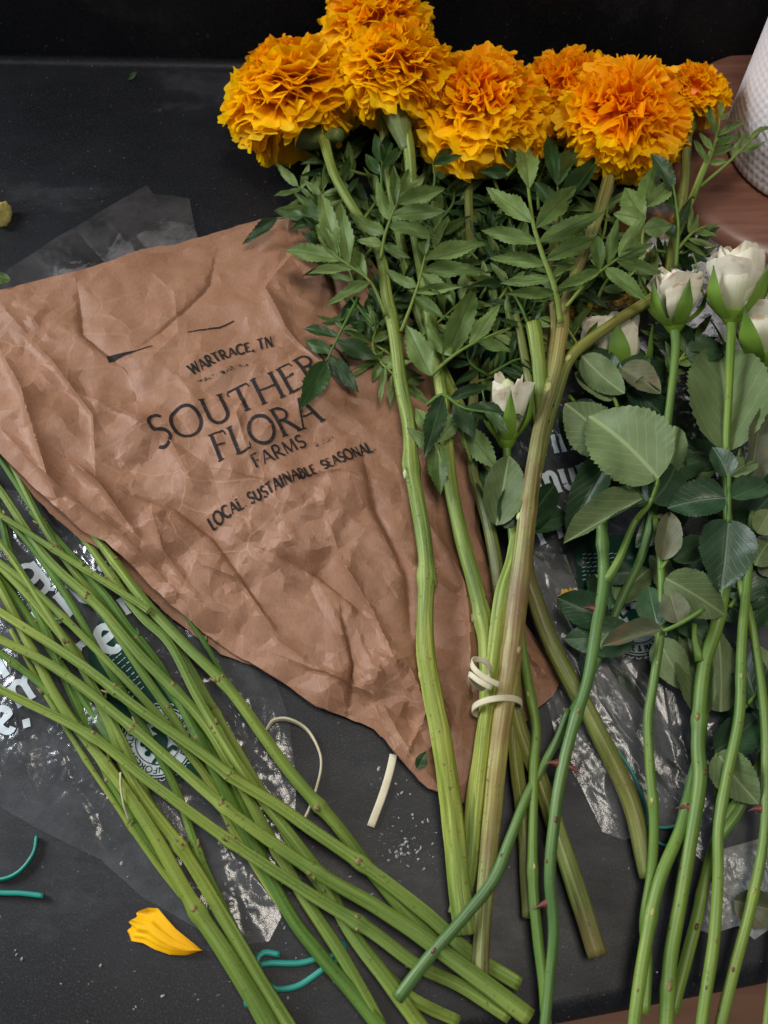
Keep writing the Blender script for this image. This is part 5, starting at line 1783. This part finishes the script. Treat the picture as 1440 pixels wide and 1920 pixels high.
def rose_head(root, base, axis, r, h, seed, npet=12, sepals=5, openness=0.35):
    """bloom > petal, hip, sepals"""
    rr = random.Random(seed)
    A = Vector(axis).normalized()
    X = A.orthogonal().normalized()
    Y = A.cross(X)
    hip = [base - A * .004, base, base + A * r * .25, base + A * r * .42]
    sp = [Vector(q) for q in spline([tuple(p) for p in hip], .001)]
    rad = [0.0035 + (r * .55 - .0035) * math.sin(PI * .5 * i / (len(sp) - 1)) for i in range(len(sp))]
    link_mesh('hip', tube('hip', sp, rad, 16), M['sepal'], root)
    b0 = base + A * r * .2
    core = blob('bloom', b0 + A * h * .5, (X * r * .55, Y * r * .55, A * h * .42), M['white_petal'], root, seed, .08, 14)
    for k in range(npet):
        f = 1 - k / npet * .58
        a = k * 2.4 + rr.uniform(-.3, .3)
        x, y = X * math.cos(a) + Y * math.sin(a), Y * math.cos(a) - X * math.sin(a)
        me = ROSE_PET[(seed + k) % 8]
        rr_, hh_ = r * f * rr.uniform(.92, 1.05), h * rr.uniform(.88, 1.05) * (1 - .06 * (k < 3))
        o = bpy.data.objects.new('petal', me)
        COL.objects.link(o)
        o.parent = core
        o.matrix_basis = Matrix(((x.x * rr_, y.x * rr_, A.x * hh_, b0.x), (x.y * rr_, y.y * rr_, A.y * hh_, b0.y), (x.z * rr_, y.z * rr_, A.z * hh_, b0.z), (0, 0, 0, 1)))
    for k in range(sepals):
        a = k * 2 * PI / sepals + rr.uniform(-.2, .2) + seed
        x, y = X * math.cos(a) + Y * math.sin(a), Y * math.cos(a) - X * math.sin(a)
        me = SEPALS[(seed + k) % 4]
        L = h * rr.uniform(.62, .85)
        o = bpy.data.objects.new('sepal', me)
        COL.objects.link(o)
        o.parent = root
        q = Matrix(((x.x * r * .98, y.x * r * 1.25, A.x * L, base.x + A.x * r * .1), (x.y * r * .98, y.y * r * 1.25, A.y * L, base.y + A.y * r * .1), (x.z * r * .98, y.z * r * 1.25, A.z * L, base.z + A.z * r * .1), (0, 0, 0, 1)))
        o.matrix_basis = Matrix.Translation(-Vector(root.location)) @ q
    return core


G_ROSE = 'white roses lying on the printed sleeve'


def rose(label, stem, mat, head=None, seed=0, thorns=(), scars=(), nodes=()):
    """stem from below the bloom to the cut end: [(px,py,z,r)]; head: (axis, r_px, h_px)"""
    b = stem[-1]
    root = thing('white_rose', label, 'rose', at(b[0], b[1], 0), G_ROSE)
    o, V3, rad = stem_part(root, [(a, b, c, d * .92) for a, b, c, d in stem], M[mat], 14, 0, 6, .05, seed, nodes)
    if head:
        axis, r, h = head
        u = unit(*stem[0][:3])
        rose_head(root, V3[0], axis, r * u * 1.0, h * u * 1.04, seed, 5 if seed == 3 else 12)
    for f, s in thorns:
        thorn(root, V3, rad, f, s, seed=seed)
    for k, (f, s, kind, sz) in enumerate(scars):
        scar(root, V3, rad, f, M[kind], sz * .62, s, 'thorn_scar', seed * 7 + k, 1.5)
    cut_end(root, V3, rad)
    return root, V3, rad


r1, v1, q1 = rose('white rose in full view with flared sepals and a browned petal edge', [(1372, 598, .050, 11), (1370, 650, .050, 9), (1366, 750, .048, 8), (1362, 830, .045, 8), (1364, 950, .040, 9), (1366, 1060, .034, 10), (1345, 1170, .030, 13), (1320, 1250, .028, 14), (1309, 1387, .026, 14), (1312, 1462, .025, 15), (1298, 1556, .023, 14), (1276, 1687, .021, 14), (1257, 1800, .019, 15), (1248, 1940, .018, 15)],
                   'rose_stem', ((.02, .72, .62), 52, 118), 1, [(.74, 1.0)], [(.62, .3, 'node', 1.1), (.69, -.4, 'red_scar', .9), (.95, .0, 'node', 1.3)], [(.62, .25), (.47, .2), (.95, .15)])
r2, v2, q2 = rose('white rose bud half open, its green sepals pointing up, beside the fuller rose', [(1264, 612, .042, 11), (1267, 650, .042, 9), (1258, 740, .040, 8), (1236, 900, .034, 9), (1207, 1030, .028, 9), (1162, 1131, .025, 9), (1105, 1270, .021, 9), (1065, 1350, .020, 9), (1016, 1440, .020, 9), (986, 1496, .021, 10), (956, 1575, .023, 11), (925, 1650, .024, 12), (870, 1720, .023, 12), (806, 1793, .022, 13), (745, 1873, .020, 13)],
                   'rose_stem_blue', ((-.05, .72, .65), 46, 92), 2, [], [(.73, -.6, 'red_scar', .8), (.80, .4, 'red_scar', .8), (.94, .1, 'red_scar', 1.2)], [(.62, .15)])
r3, v3, q3 = rose('small white rose bud peeping out beside the brown streaked marigold stem', [(950, 828, .030, 9), (952, 880, .026, 8), (960, 1000, .022, 8), (975, 1180, .020, 9), (992, 1290, .021, 10), (1005, 1365, .021, 10), (1001, 1432, .021, 10), (999, 1537, .020, 10), (999, 1650, .019, 11), (1009, 1762, .018, 11), (1020, 1856, .017, 11), (1026, 1950, .016, 11)],
                   'rose_stem', ((-.02, .74, .62), 40, 116), 3, [(.9, -.9)], [(.49, .4, 'pale_node', 1.2), (.56, .0, 'node', .9), (.76, -.2, 'pale_node', 1.0), (.82, .4, 'node', .9)], [(.49, .15), (.76, .15)])
r4, v4, q4 = rose('white rose hidden behind the leaves, forked deep green stem with red thorns', [(1160, 725, .010, 9), (1158, 790, .018, 9), (1140, 890, .030, 10), (1128, 960, .032, 11), (1132, 1085, .034, 12), (1118, 1180, .036, 12), (1102, 1275, .037, 12), (1076, 1357, .036, 12), (1052, 1455, .034, 12), (1040, 1537, .032, 12), (1031, 1642, .028, 12), (1038, 1744, .024, 11), (1030, 1840, .020, 11), (1018, 1950, .018, 11)],
                   'rose_stem_blue', ((-.15, .9, .25), 62, 110), 4, [(.44, .9), (.67, .95), (.675, -.95), (.845, .95)], [(.60, .0, 'node', 1.0), (.75, -.1, 'red_scar', 1.3), (.80, .5, 'red_scar', .8)], [(.33, .25), (.60, .2)])
r5, v5, q5 = rose('white rose lying lowest, its bloom half covered by the fuller rose', [(1432, 680, .030, 9), (1420, 780, .028, 8), (1405, 900, .028, 8), (1400, 1000, .028, 8), (1385, 1075, .030, 9), (1404, 1150, .030, 9), (1418, 1219, .029, 9), (1434, 1350, .027, 10), (1436, 1462, .026, 10), (1432, 1575, .024, 10), (1406, 1706, .021, 11), (1376, 1819, .019, 12), (1348, 1935, .018, 12)],
                   'rose_stem', ((-.1, .74, .6), 62, 110), 5, [(.72, .9)], [(.5, .1, 'node', .8), (.83, .2, 'pale_node', 1.2), (.93, .2, 'red_scar', 1.0)], [(.83, .15)])
PR = 'white rose stem in the leafy bundle, its bloom out of sight'
r6, v6, q6 = rose('thin rose stem with a short snapped tip rising beside the big pale leaf', [(1228, 968, .036, 6), (1236, 1030, .036, 7), (1241, 1100, .036, 8), (1238, 1190, .034, 9), (1226, 1275, .031, 9), (1215, 1350, .029, 10), (1219, 1444, .026, 10), (1226, 1537, .023, 10), (1222, 1631, .018, 10), (1208, 1730, .014, 10), (1214, 1800, .012, 10), (1210, 1900, .012, 10)], 'rose_stem', None, 6, [], [(.34, .0, 'pale_node', .9), (.62, .2, 'pale_node', 1.2)], [(.62, .2)])
r7, v7, q7 = rose('jointed light green rose stem crossing over the thin one above the teal band', [(1330, 1250, .020, 9), (1312, 1400, .020, 10), (1297, 1462, .020, 10), (1275, 1556, .022, 12), (1237, 1650, .024, 13), (1212, 1762, .024, 13), (1194, 1880, .023, 13), (1186, 1950, .022, 13)], 'rose_stem', None, 7, [], [(.42, .2, 'node', .9), (.72, .0, 'pale_node', 1.2), (.9, .2, 'node', .7)], [(.42, .12), (.72, .18)])
r8, v8, q8 = rose('rose stem with oval brown scars, right of the thickest rose stem', [(1410, 960, .034, 8), (1402, 1080, .033, 9), (1391, 1200, .032, 10), (1386, 1342, .031, 11), (1362, 1462, .029, 11), (1347, 1556, .028, 11), (1346, 1650, .026, 11), (1339, 1762, .024, 12), (1322, 1875, .022, 12), (1312, 1950, .021, 12)], 'rose_stem', None, 8, [], [(.36, .1, 'pale_node', 1.1), (.45, -.1, 'node', 1.0), (.56, .0, 'node', .7), (.85, -.1, 'node', 1.0), (.93, .2, 'red_scar', .7)], [(.36, .12), (.6, .1)])
r9, v9, q9 = rose('rose stem passing beneath the others with a round red scar', [(1440, 1400, .016, 10), (1400, 1480, .016, 10), (1358, 1537, .015, 10), (1331, 1612, .014, 11), (1306, 1725, .013, 12), (1277, 1837, .012, 12), (1262, 1900, .012, 11)], 'rose_stem', None, 9, [(.55, -1.0)], [(.72, -.1, 'red_scar', 1.3)], [(.6, .12)])
r10, v10, q10 = rose('pale rose stem end leaning out past the dry leaf', [(1470, 1640, .018, 9), (1462, 1760, .018, 9), (1447, 1850, .017, 9), (1436, 1940, .016, 9)], 'rose_stem', None, 10)
stem_part(r4, [(1136, 1090, .035, 9), (1160, 1050, .038, 8), (1190, 980, .042, 6), (1218, 945, .046, 5), (1234, 905, .050, 4)], M['rose_stem'], 10, name='side_shoot')
stem_part(r4, [(1132, 985, .033, 7), (1150, 930, .034, 6), (1165, 880, .034, 5)], M['rose_stem'], 10, name='side_shoot')
stem_part(r1, [(1312, 1240, .029, 10), (1303, 1200, .030, 6), (1302, 1170, .030, 5)], M['rose_stem'], 10, name='side_shoot')
stem_part(r2, [(1019, 1436, .020, 6), (1040, 1395, .022, 6), (1066, 1330, .024, 6)], M['rose_stem_blue'], 10, name='side_shoot')
stem_part(r9, [(1345, 1575, .016, 9), (1380, 1530, .018, 9), (1400, 1490, .020, 8)], M['rose_stem'], 10, name='side_shoot')


def rose_leaf(root, stalk, leaflets, kind):
    """stalk [(px,py,z)], leaflets (bx,by,bz, tx,ty,tz, w[, roll[, kind]])"""
    sp = [Vector(q) for q in spline([tuple(at(*p)) for p in stalk], .003)]
    leaf = link_mesh('leaf', tube('leaf', sp, [.0012] * len(sp), 6), M['rose_stem'], root)
    for lf in leaflets:
        P, Q = at(*lf[:3]), at(*lf[3:6])
        roll = lf[7] if len(lf) > 7 and lf[7] is not None else LR.uniform(-.25, .25)
        kd = lf[8] if len(lf) > 8 else kind
        leaflet_at(leaf, P, Q, lf[6] * unit(lf[0], lf[1], lf[2]), LR.choice(ROSE_LEAF[kd]), roll)


U, T_, D_ = 'rose_under', 'rose_top', 'rose_dry'
ROSE_COVER = 1
rose_leaf(r4, [(1190, 980, .042), (1218, 945, .050), (1234, 898, .056)], [(1234, 898, .056, 1108, 768, .062, 168, .05, U), (1222, 942, .048, 1280, 868, .044, 92, .3, T_), (1218, 945, .048, 1150, 860, .040, 92, -.3, T_), (1205, 935, .048, 1056, 1012, .046, 62, .5, U), (1200, 945, .047, 1172, 890, .05, 40, .5, U)], U)
rose_leaf(r4, [(1165, 880, .034), (1150, 850, .040)], [(1150, 842, .042, 1058, 760, .046, 112, .1, U), (1150, 850, .040, 1060, 1000, .030, 70, .3, T_)], U)
rose_leaf(r1, [(1362, 840, .045), (1360, 800, .044)], [(1362, 848, .043, 1352, 615, .040, 168, .0, U)], U)
rose_leaf(r1, [(1366, 840, .050), (1367, 890, .056), (1367, 935, .058), (1366, 980, .058)], [(1366, 975, .058, 1356, 1100, .056, 112, .0, T_), (1360, 934, .058, 1256, 944, .056, 82, .15, T_), (1372, 934, .058, 1446, 895, .056, 62, -.2, T_), (1364, 895, .056, 1340, 834, .060, 52, .2, T_), (1370, 892, .056, 1420, 850, .056, 52, -.4, U)], T_)
rose_leaf(r5, [(1405, 905, .045), (1406, 860, .050)], [(1405, 905, .048, 1440, 758, .058, 62, .5, D_)], D_)
rose_leaf(r6, [(1240, 1185, .040), (1270, 1172, .044), (1300, 1155, .046), (1320, 1142, .046)], [(1248, 1084, .048, 1366, 1152, .046, 92, .1, U), (1272, 1168, .044, 1258, 1105, .050, 62, .1, D_), (1240, 1180, .040, 1128, 1208, .040, 44, .4, D_), (1232, 1175, .038, 1216, 1092, .038, 66, -.1, T_)], U)
rose_leaf(r6, [(1238, 1070, .037), (1262, 1030, .040)], [(1240, 1050, .040, 1258, 958, .046, 56, .2, D_), (1262, 1050, .036, 1330, 1010, .034, 56, .1, T_), (1228, 970, .037, 1250, 966, .038, 10, 0, D_)], D_)
rose_leaf(r1, [(1310, 1340, .022), (1306, 1335, .020)], [(1318, 1345, .020, 1286, 1165, .022, 74, -.1, U), (1352, 1335, .020, 1342, 1180, .024, 88, .1, U)], U)
rose_leaf(r8, [(1384, 1340, .020), (1420, 1300, .018)], [(1420, 1330, .018, 1385, 1200, .022, 76, .2, T_), (1440, 1300, .018, 1420, 1210, .020, 60, -.2, U)], T_)
rose_leaf(r9, [(1345, 1500, .018), (1338, 1440, .022), (1345, 1412, .024)], [(1345, 1412, .024, 1420, 1505, .030, 84, .2, U), (1340, 1410, .020, 1430, 1340, .018, 80, .1, T_)], U)
rose_leaf(r3, [(935, 985, .024), (930, 975, .026)], [(930, 985, .036, 958, 846, .042, 84, .1, U), (945, 990, .034, 985, 890, .038, 62, .2, T_), (925, 960, .022, 900, 880, .022, 50, .3, T_)], U)
rose_leaf(r3, [(960, 1000, .022), (1010, 985, .020)], [(975, 990, .022, 1075, 965, .018, 44, .2, T_), (970, 1000, .020, 1050, 900, .014, 60, .2, T_)], T_)
rose_leaf(r2, [(1180, 720, .036), (1150, 690, .040), (1092, 668, .042)], [(1092, 668, .044, 1172, 738, .040, 66, .3, U), (1165, 690, .042, 1240, 736, .040, 64, -.2, D_), (1180, 720, .034, 1260, 790, .030, 60, .2, T_)], U)
rose_leaf(r5, [(1400, 1000, .034), (1425, 985, .040)], [(1420, 1000, .040, 1446, 955, .044, 56, .2, U), (1415, 1060, .036, 1448, 1010, .034, 62, .1, U), (1400, 1085, .034, 1370, 1020, .040, 50, .3, T_), (1430, 1080, .03, 1446, 1040, .034, 40, .1, D_)], U)
rose_leaf(r4, [(1160, 770, .030), (1150, 740, .034)], [(1150, 745, .034, 1120, 640, .036, 60, .2, T_), (1155, 740, .034, 1215, 650, .036, 58, -.2, T_), (1150, 750, .032, 1080, 690, .034, 56, .1, U)], T_)
# leaves deep in the bundle
for i in range(60):
    bx, by = FR.uniform(1050, 1450), FR.uniform(650, 1200)
    if 1000 < bx < 1130 and by > 790:
        continue
    a = FR.uniform(0, 6.28)
    zz = FR.uniform(.010, .030)
    L = FR.uniform(65, 120)
    rose_leaf((r1, r2, r4, r5, r8)[i % 5], [(bx - 15 * math.cos(a), by - 15 * math.sin(a), zz), (bx, by, zz)], [(bx, by, zz, bx + L * math.cos(a), by + L * math.sin(a), zz + FR.uniform(-.004, .008), L * .72)], FR.choice((T_, T_, U)))


# ------------------------------------------------------------------ rubber bands
def band(label, pts, w, h, mat, up=(0, 0, 1), closed=False, group=None, step=.002):
    P = [at(*p) for p in pts]
    c = sum(P, Vector()) / len(P)
    sp = spline([tuple(p) for p in P], step)
    me = sweep_rect('rubber_band', sp, w, h, up, closed)
    off = Vector((c.x, c.y, 0))
    for v in me.vertices:
        v.co -= off
    o = link_mesh('rubber_band', me, M[mat])
    o.location = off
    return tag(o, label, 'rubber band', group)


def band_loop():
    c = at(932, 1326, .0265)
    P = []
    for i in range(48):
        a = 2 * PI * i / 48
        P.append(c + Vector((0.0132 * math.cos(a), .002 * math.sin(a) + .0012 * math.cos(a), 0.0115 * math.sin(a))))
    me = sweep_rect('rubber_band', P, .0010, .0034, (0.05, 1, .12), True)
    me.transform(Matrix.Translation(-Vector((c.x, c.y, 0))))
    o = link_mesh('rubber_band', me, M['tan_rubber'])
    o.location = (c.x, c.y, 0)
    tag(o, 'cream rubber band wrapped tightly round the marigold stems', 'rubber band', 'rubber bands')
    pts = [(938, 1285, .047), (915, 1274, .049), (893, 1258, .049), (884, 1243, .047), (892, 1236, .043), (912, 1242, .040), (918, 1262, .036), (905, 1290, .034), (890, 1282, .038), (880, 1264, .044), (900, 1278, .048), (922, 1290, .047)]
    P = [at(*p) for p in pts]
    sp = spline([tuple(p) for p in P], .0015)
    me = sweep_rect('rubber_band', sp, .0009, .0030, lambda f: (0.25, 1, .25))
    c = at(905, 1265, 0)
    me.transform(Matrix.Translation(-Vector((c.x, c.y, 0))))
    o = link_mesh('rubber_band', me, M['tan_rubber'])
    o.location = (c.x, c.y, 0)
    tag(o, 'cream rubber band coiled in loose turns on the marigold stems', 'rubber band', 'rubber bands')


band_loop()
band('thin cream rubber band curving out from under the green stems', [(500, 1370, .006), (512, 1352, .008), (540, 1349, .007), (575, 1368, .003), (597, 1405, .0025), (602, 1440, .0025), (590, 1490, .0025), (578, 1522, .0025), (568, 1540, .0025)], .0013, .0030, 'tan_rubber', (0, .35, 1))
band('flat cream strip of cut rubber band sticking out below the paper bag', [(738, 1415, .003), (730, 1450, .0025), (716, 1495, .002), (695, 1550, .002)], .0042, .0012, 'tan_rubber')
band('pale thread of rubber band lying across the thin outer stem', [(226, 1448, .020), (226, 1475, .018), (232, 1510, .015), (242, 1540, .009)], .0009, .0009, 'tan_rubber')
band('curved teal rubber band piece beside the sleeve edge', [(-30, 1642, .0025), (0, 1650, .0025), (35, 1636, .0025), (62, 1602, .0025), (69, 1568, .0025)], .0016, .0036, 'teal_rubber', (0.2, .3, 1))
band('straight short teal rubber band piece near the curved one', [(-40, 1668, .0025), (0, 1674, .0025), (40, 1675, .0025), (82, 1680, .0025)], .0026, .0026, 'teal_rubber')
band('long looping teal rubber band lying among the thick green stem ends', [(465, 1888, .002), (462, 1872, .002), (470, 1850, .002), (485, 1820, .002), (482, 1800, .002), (495, 1786, .002), (525, 1790, .002)], .0030, .003, 'teal_rubber')
band('teal rubber band with a pointed bend passing under the green stems', [(486, 1810, .002), (505, 1806, .002), (560, 1806, .002), (598, 1797, .002), (628, 1790, .002), (645, 1768, .002), (638, 1795, .0022), (605, 1818, .0022), (560, 1848, .0022), (520, 1854, .0022), (500, 1842, .0022)], .0030, .003, 'teal_rubber')
band('small teal rubber band loop under the rose stems below the sleeve', [(1214, 1548, .003), (1250, 1552, .003), (1285, 1545, .003), (1290, 1560, .003), (1275, 1580, .0025), (1245, 1585, .0025), (1225, 1572, .0025)], .0016, .0026, 'teal_rubber')
band('teal rubber band trapped in the printed sleeve beside the diagonal stem', [(1085, 1200, .006), (1092, 1260, .007), (1105, 1330, .007), (1180, 1440, .007), (1205, 1500, .006), (1215, 1560, .005)], .0016, .0026, 'teal_rubber')

# ------------------------------------------------------------------ loose bits on the counter


def fallen_petal():
    root_pts = [(376, 1783), (345, 1772), (310, 1757), (280, 1735), (264, 1712)]
    V, F, UV = [], [], []
    n, m = 30, 24
    # outline: two long sides meeting in the pointed base at the lower right
    topside = [(380, 1782), (352, 1760), (330, 1742), (312, 1722), (296, 1703), (278, 1702), (266, 1706)]
    botside = [(380, 1782), (350, 1791), (318, 1790), (290, 1780), (268, 1768), (246, 1764), (243, 1748)]

    def pick(L, f):
        i = min(int(f * (len(L) - 1)), len(L) - 2)
        t = f * (len(L) - 1) - i
        return (L[i][0] + (L[i + 1][0] - L[i][0]) * t, L[i][1] + (L[i + 1][1] - L[i][1]) * t)
    for i in range(n + 1):
        f = i / n
        a, b = pick(topside, f), pick(botside, f)
        for j in range(m + 1):
            g = j / m
            px, py = a[0] + (b[0] - a[0]) * g, a[1] + (b[1] - a[1]) * g
            if f > .85:
                px += -4 * math.sin(g * 15) * (f - .85) / .15 - 8 * math.sin(PI * g) * (f - .85) / .15
            zz = .0012 + .0045 * (g ** 1.5 * (1 - g) * 3.0) * (.35 + .65 * math.sin(PI * min(1, f * .8 + .1))) + .0010 * math.sin(g * 11 + 3 * f) * f + .0006 * math.sin(g * 31 + f) * f * f + 0.002 * (1 - f) + .0035 * f ** 3 * (1 - g)
            V.append(at(px, py, max(.001, zz)))
            UV.append((g, f))
    for i in range(n):
        for j in range(m):
            a = i * (m + 1) + j
            F.append((a, a + 1, a + m + 2, a + m + 1))
    me = mesh_from('fallen_petal', V, F, True, UV)
    o = link_mesh('fallen_petal', me, M['yellow'])
    tag(o, 'single bright yellow petal fallen on the dark counter', 'petal')


fallen_petal()


def stem_slice():
    root = thing('stem_slice', 'cut slice of pale yellow stem with a green rind at the sleeve torn end', 'stem slice', at(8, 400, 0))
    root['label'] = 'small cut piece with frilled yellow rim and green body on bare counter'
    c = at(2, 402, .006)
    V, F = [], []
    seg = 26
    ax = Vector((.85, -.25, .25)).normalized()
    s = ax.cross(Vector((0, 0, 1))).normalized()
    u = s.cross(ax)
    prof = ((-.012, .004), (-.007, .0068), (-.001, .0078))
    for d, r in prof:
        for k in range(seg):
            a = 2 * PI * k / seg
            V.append(c + ax * d + (s * math.cos(a) + u * math.sin(a) * .75) * r)
    for i in range(2):
        for k in range(seg):
            a, b = i * seg + k, i * seg + (k + 1) % seg
            F.append((a, b, b + seg, a + seg))
    F.append(tuple(range(seg - 1, -1, -1)))
    link_mesh('green_body', mesh_from('green_body', V, F), M['bit_green'], root)
    V, F = [], []
    for d, r in ((-.0012, .0078), (.0018, .0096), (.0030, .0088), (.0022, .004)):
        for k in range(seg):
            a = 2 * PI * k / seg
            q = r * (1 + .10 * math.sin(k * 2.4) * (1 if r > .008 else 0))
            V.append(c + ax * d + (s * math.cos(a) + u * math.sin(a) * .8) * q)
    for i in range(3):
        for k in range(seg):
            a, b = i * seg + k, i * seg + (k + 1) % seg
            F.append((a, b, b + seg, a + seg))
    F.append(tuple(range(3 * seg, 4 * seg)))
    link_mesh('frilled_rim', mesh_from('frilled_rim', V, F), M['pale_yellow'], root)


stem_slice()


def crumbs():
    rr = random.Random(9)
    V, F = [], []

    def bit(px, py, r, z=.0006):
        c = at(px, py, z)
        o = len(V)
        n = rr.choice((4, 5, 6))
        st, a0 = rr.uniform(1, 1.7), rr.uniform(0, 6)
        for k in range(n):
            a = 2 * PI * k / n + rr.uniform(-.3, .3)
            x, y = math.cos(a) * r * rr.uniform(.6, 1.2) * st, math.sin(a) * r * rr.uniform(.5, 1)
            V.append(c + Vector((x * math.cos(a0) - y * math.sin(a0), x * math.sin(a0) + y * math.cos(a0), 0)))
        V.append(c + Vector((0, 0, r * .8)))
        for k in range(n):
            F.append((o + k, o + (k + 1) % n, o + n))
    for cx, cy, sx, sy, n in ((735, 1590, 48, 24, 55), (760, 1605, 25, 12, 25), (745, 1500, 18, 55, 35), (790, 1560, 40, 40, 25), (700, 1700, 60, 60, 30), (250, 1840, 160, 50, 40), (500, 1700, 60, 60, 30), (250, 1500, 120, 90, 30), (1240, 1560, 80, 80, 25), (200, 300, 200, 120, 14), (940, 1700, 40, 60, 14), (1000, 1830, 120, 50, 12)):
        for _ in range(n):
            bit(rr.gauss(cx, sx), rr.gauss(cy, sy), .00016 + .0010 * rr.random() ** 4)
    o = link_mesh('crumbs', mesh_from('crumbs', V, F, False), M['crumb'])
    o['kind'] = 'stuff'
    tag(o, 'tiny white crumbs and dust scattered over the dark counter', 'crumbs')


crumbs()


def leaf_bits():
    spots = [((240, 150), (258, 132), 9, 'mari_dark', 'dark curled leaf scrap lying at the foot of the splash'), ((782, 1442), (800, 1408), 24, 'mari_dark', 'tiny dark green leaf scrap on the bottom corner of the paper bag'), ((690, 1635), (728, 1640), 8, 'mari_leaf', 'thin pale green leaf sliver among the white crumbs'),
             ((20, 525), (-20, 520), 26, 'mari_leaf', 'green leaf tip peeping over the far edge of the paper bag')]
    for (a, b, w, kd, lab) in spots:
        zz = .018 if 'bag' in lab and 'corner' in lab else (.030 if 'far edge' in lab else .003)
        P, Q = at(*a, zz), at(*b, zz + .002)
        root = thing('leaf_scrap', lab, 'leaf scrap', (P.x, P.y, 0))
        leaflet_at(root, P, Q, w * unit(*a, zz), MARI_LEAF[kd][0], .2, 'blade')
    root = thing('dry_leaf', 'curled olive dry leaf on the milky wrapping scrap', 'leaf', at(1430, 1700, 0))
    leaflet_at(root, at(1376, 1688, .010), at(1470, 1712, .012), 78 * unit(1400, 1700, .01), ROSE_LEAF['rose_dry'][5], .35, 'blade')
    root = thing('fallen_petal', 'wilted orange yellow petal trapped in the printed sleeve', 'petal', at(1070, 1140, 0))
    me = PET_OUT[2].copy()
    me.materials[0] = M['yellow']
    P = at(1078, 1165, .0045)
    o = bpy.data.objects.new('blade', me)
    COL.objects.link(o)
    o.parent = root
    Y = (at(1062, 1108, .0045) - P)
    L = Y.length
    Y.normalize()
    X = Y.cross(Vector((0, 0, 1))).normalized()
    Z = X.cross(Y)
    o.matrix_basis = Matrix.Translation(-Vector(root.location)) @ Matrix(((X.x * L * .6, Z.x * L * .4, Y.x * L, P.x), (X.y * L * .6, Z.y * L * .4, Y.y * L, P.y), (X.z * L * .6, Z.z * L * .4, Y.z * L, P.z), (0, 0, 0, 1)))


leaf_bits()


# ------------------------------------------------------------------ paper towel on its wooden base
def lathe(name, c, prof, seg=72):
    V, F = [], []
    for r, zz in prof:
        for k in range(seg):
            a = 2 * PI * k / seg
            V.append(Vector((c.x + r * math.cos(a), c.y + r * math.sin(a), zz)))
    for i in range(len(prof) - 1):
        for k in range(seg):
            a, b = i * seg + k, i * seg + (k + 1) % seg
            F.append((a, b, b + seg, a + seg))
    F.append(tuple(range(seg - 1, -1, -1)))
    F.append(tuple(range((len(prof) - 1) * seg, len(prof) * seg)))
    return mesh_from(name, V, F)


def towel():
    e = at(1356, 268, .018)
    c = Vector((e.x + .062, e.y - .004, 0))
    base = thing('towel_holder', 'round reddish wooden base of the paper towel holder', 'towel holder', c)
    R = .108
    link_mesh('wooden_base', lathe('wooden_base', c, [(R - .003, .0), (R, .003), (R, .012), (R - .004, .016), (R - .012, .0175), (.004, .0178)]), M['wood'], base)
    link_mesh('upright_rod', lathe('upright_rod', c, [(.008, .0175), (.008, .30), (.006, .306)], 20), M['wood'], base)
    root = thing('paper_towel_roll', 'white embossed paper towel roll standing on the wooden base', 'paper towel', c)
    seg, rows = 300, 180
    V, F = [], []
    r0, zb, H = .062, .019, .23
    for j in range(rows + 1):
        zz = zb + H * j / rows
        for k in range(seg):
            a = 2 * PI * k / seg
            s = (a * r0) / .0052
            t = (zz - zb) / .0060
            em = max(0, math.cos(2 * PI * (s + .5 * (int(t) % 2)))) ** 2 * max(0, math.sin(PI * (t % 1))) ** 2
            r = r0 - .0013 * em + .0006 * math.sin(3 * a + 1) - (.0025 if j == 0 else (.0006 if j == 1 else 0))
            V.append((c.x + r * math.cos(a), c.y + r * math.sin(a), zz))
    for j in range(rows):
        for k in range(seg):
            a, b = j * seg + k, j * seg + (k + 1) % seg
            F.append((a, b, b + seg, a + seg))
    n = len(V)
    for zz in (zb, zb + H):
        for k in range(seg):
            a = 2 * PI * k / seg
            V.append((c.x + .021 * math.cos(a), c.y + .021 * math.sin(a), zz))
    for k in range(seg):
        k2 = (k + 1) % seg
        F.append((k2, k, n + k, n + k2))
        F.append((rows * seg + k, rows * seg + k2, n + seg + k2, n + seg + k))
    link_mesh('towel_sheets', mesh_from('towel_sheets', V, F), M['towel'], root)
    link_mesh('cardboard_core', lathe('cardboard_core', c, [(.0205, zb), (.0205, zb + H)], 40), M['card'], root)


towel()
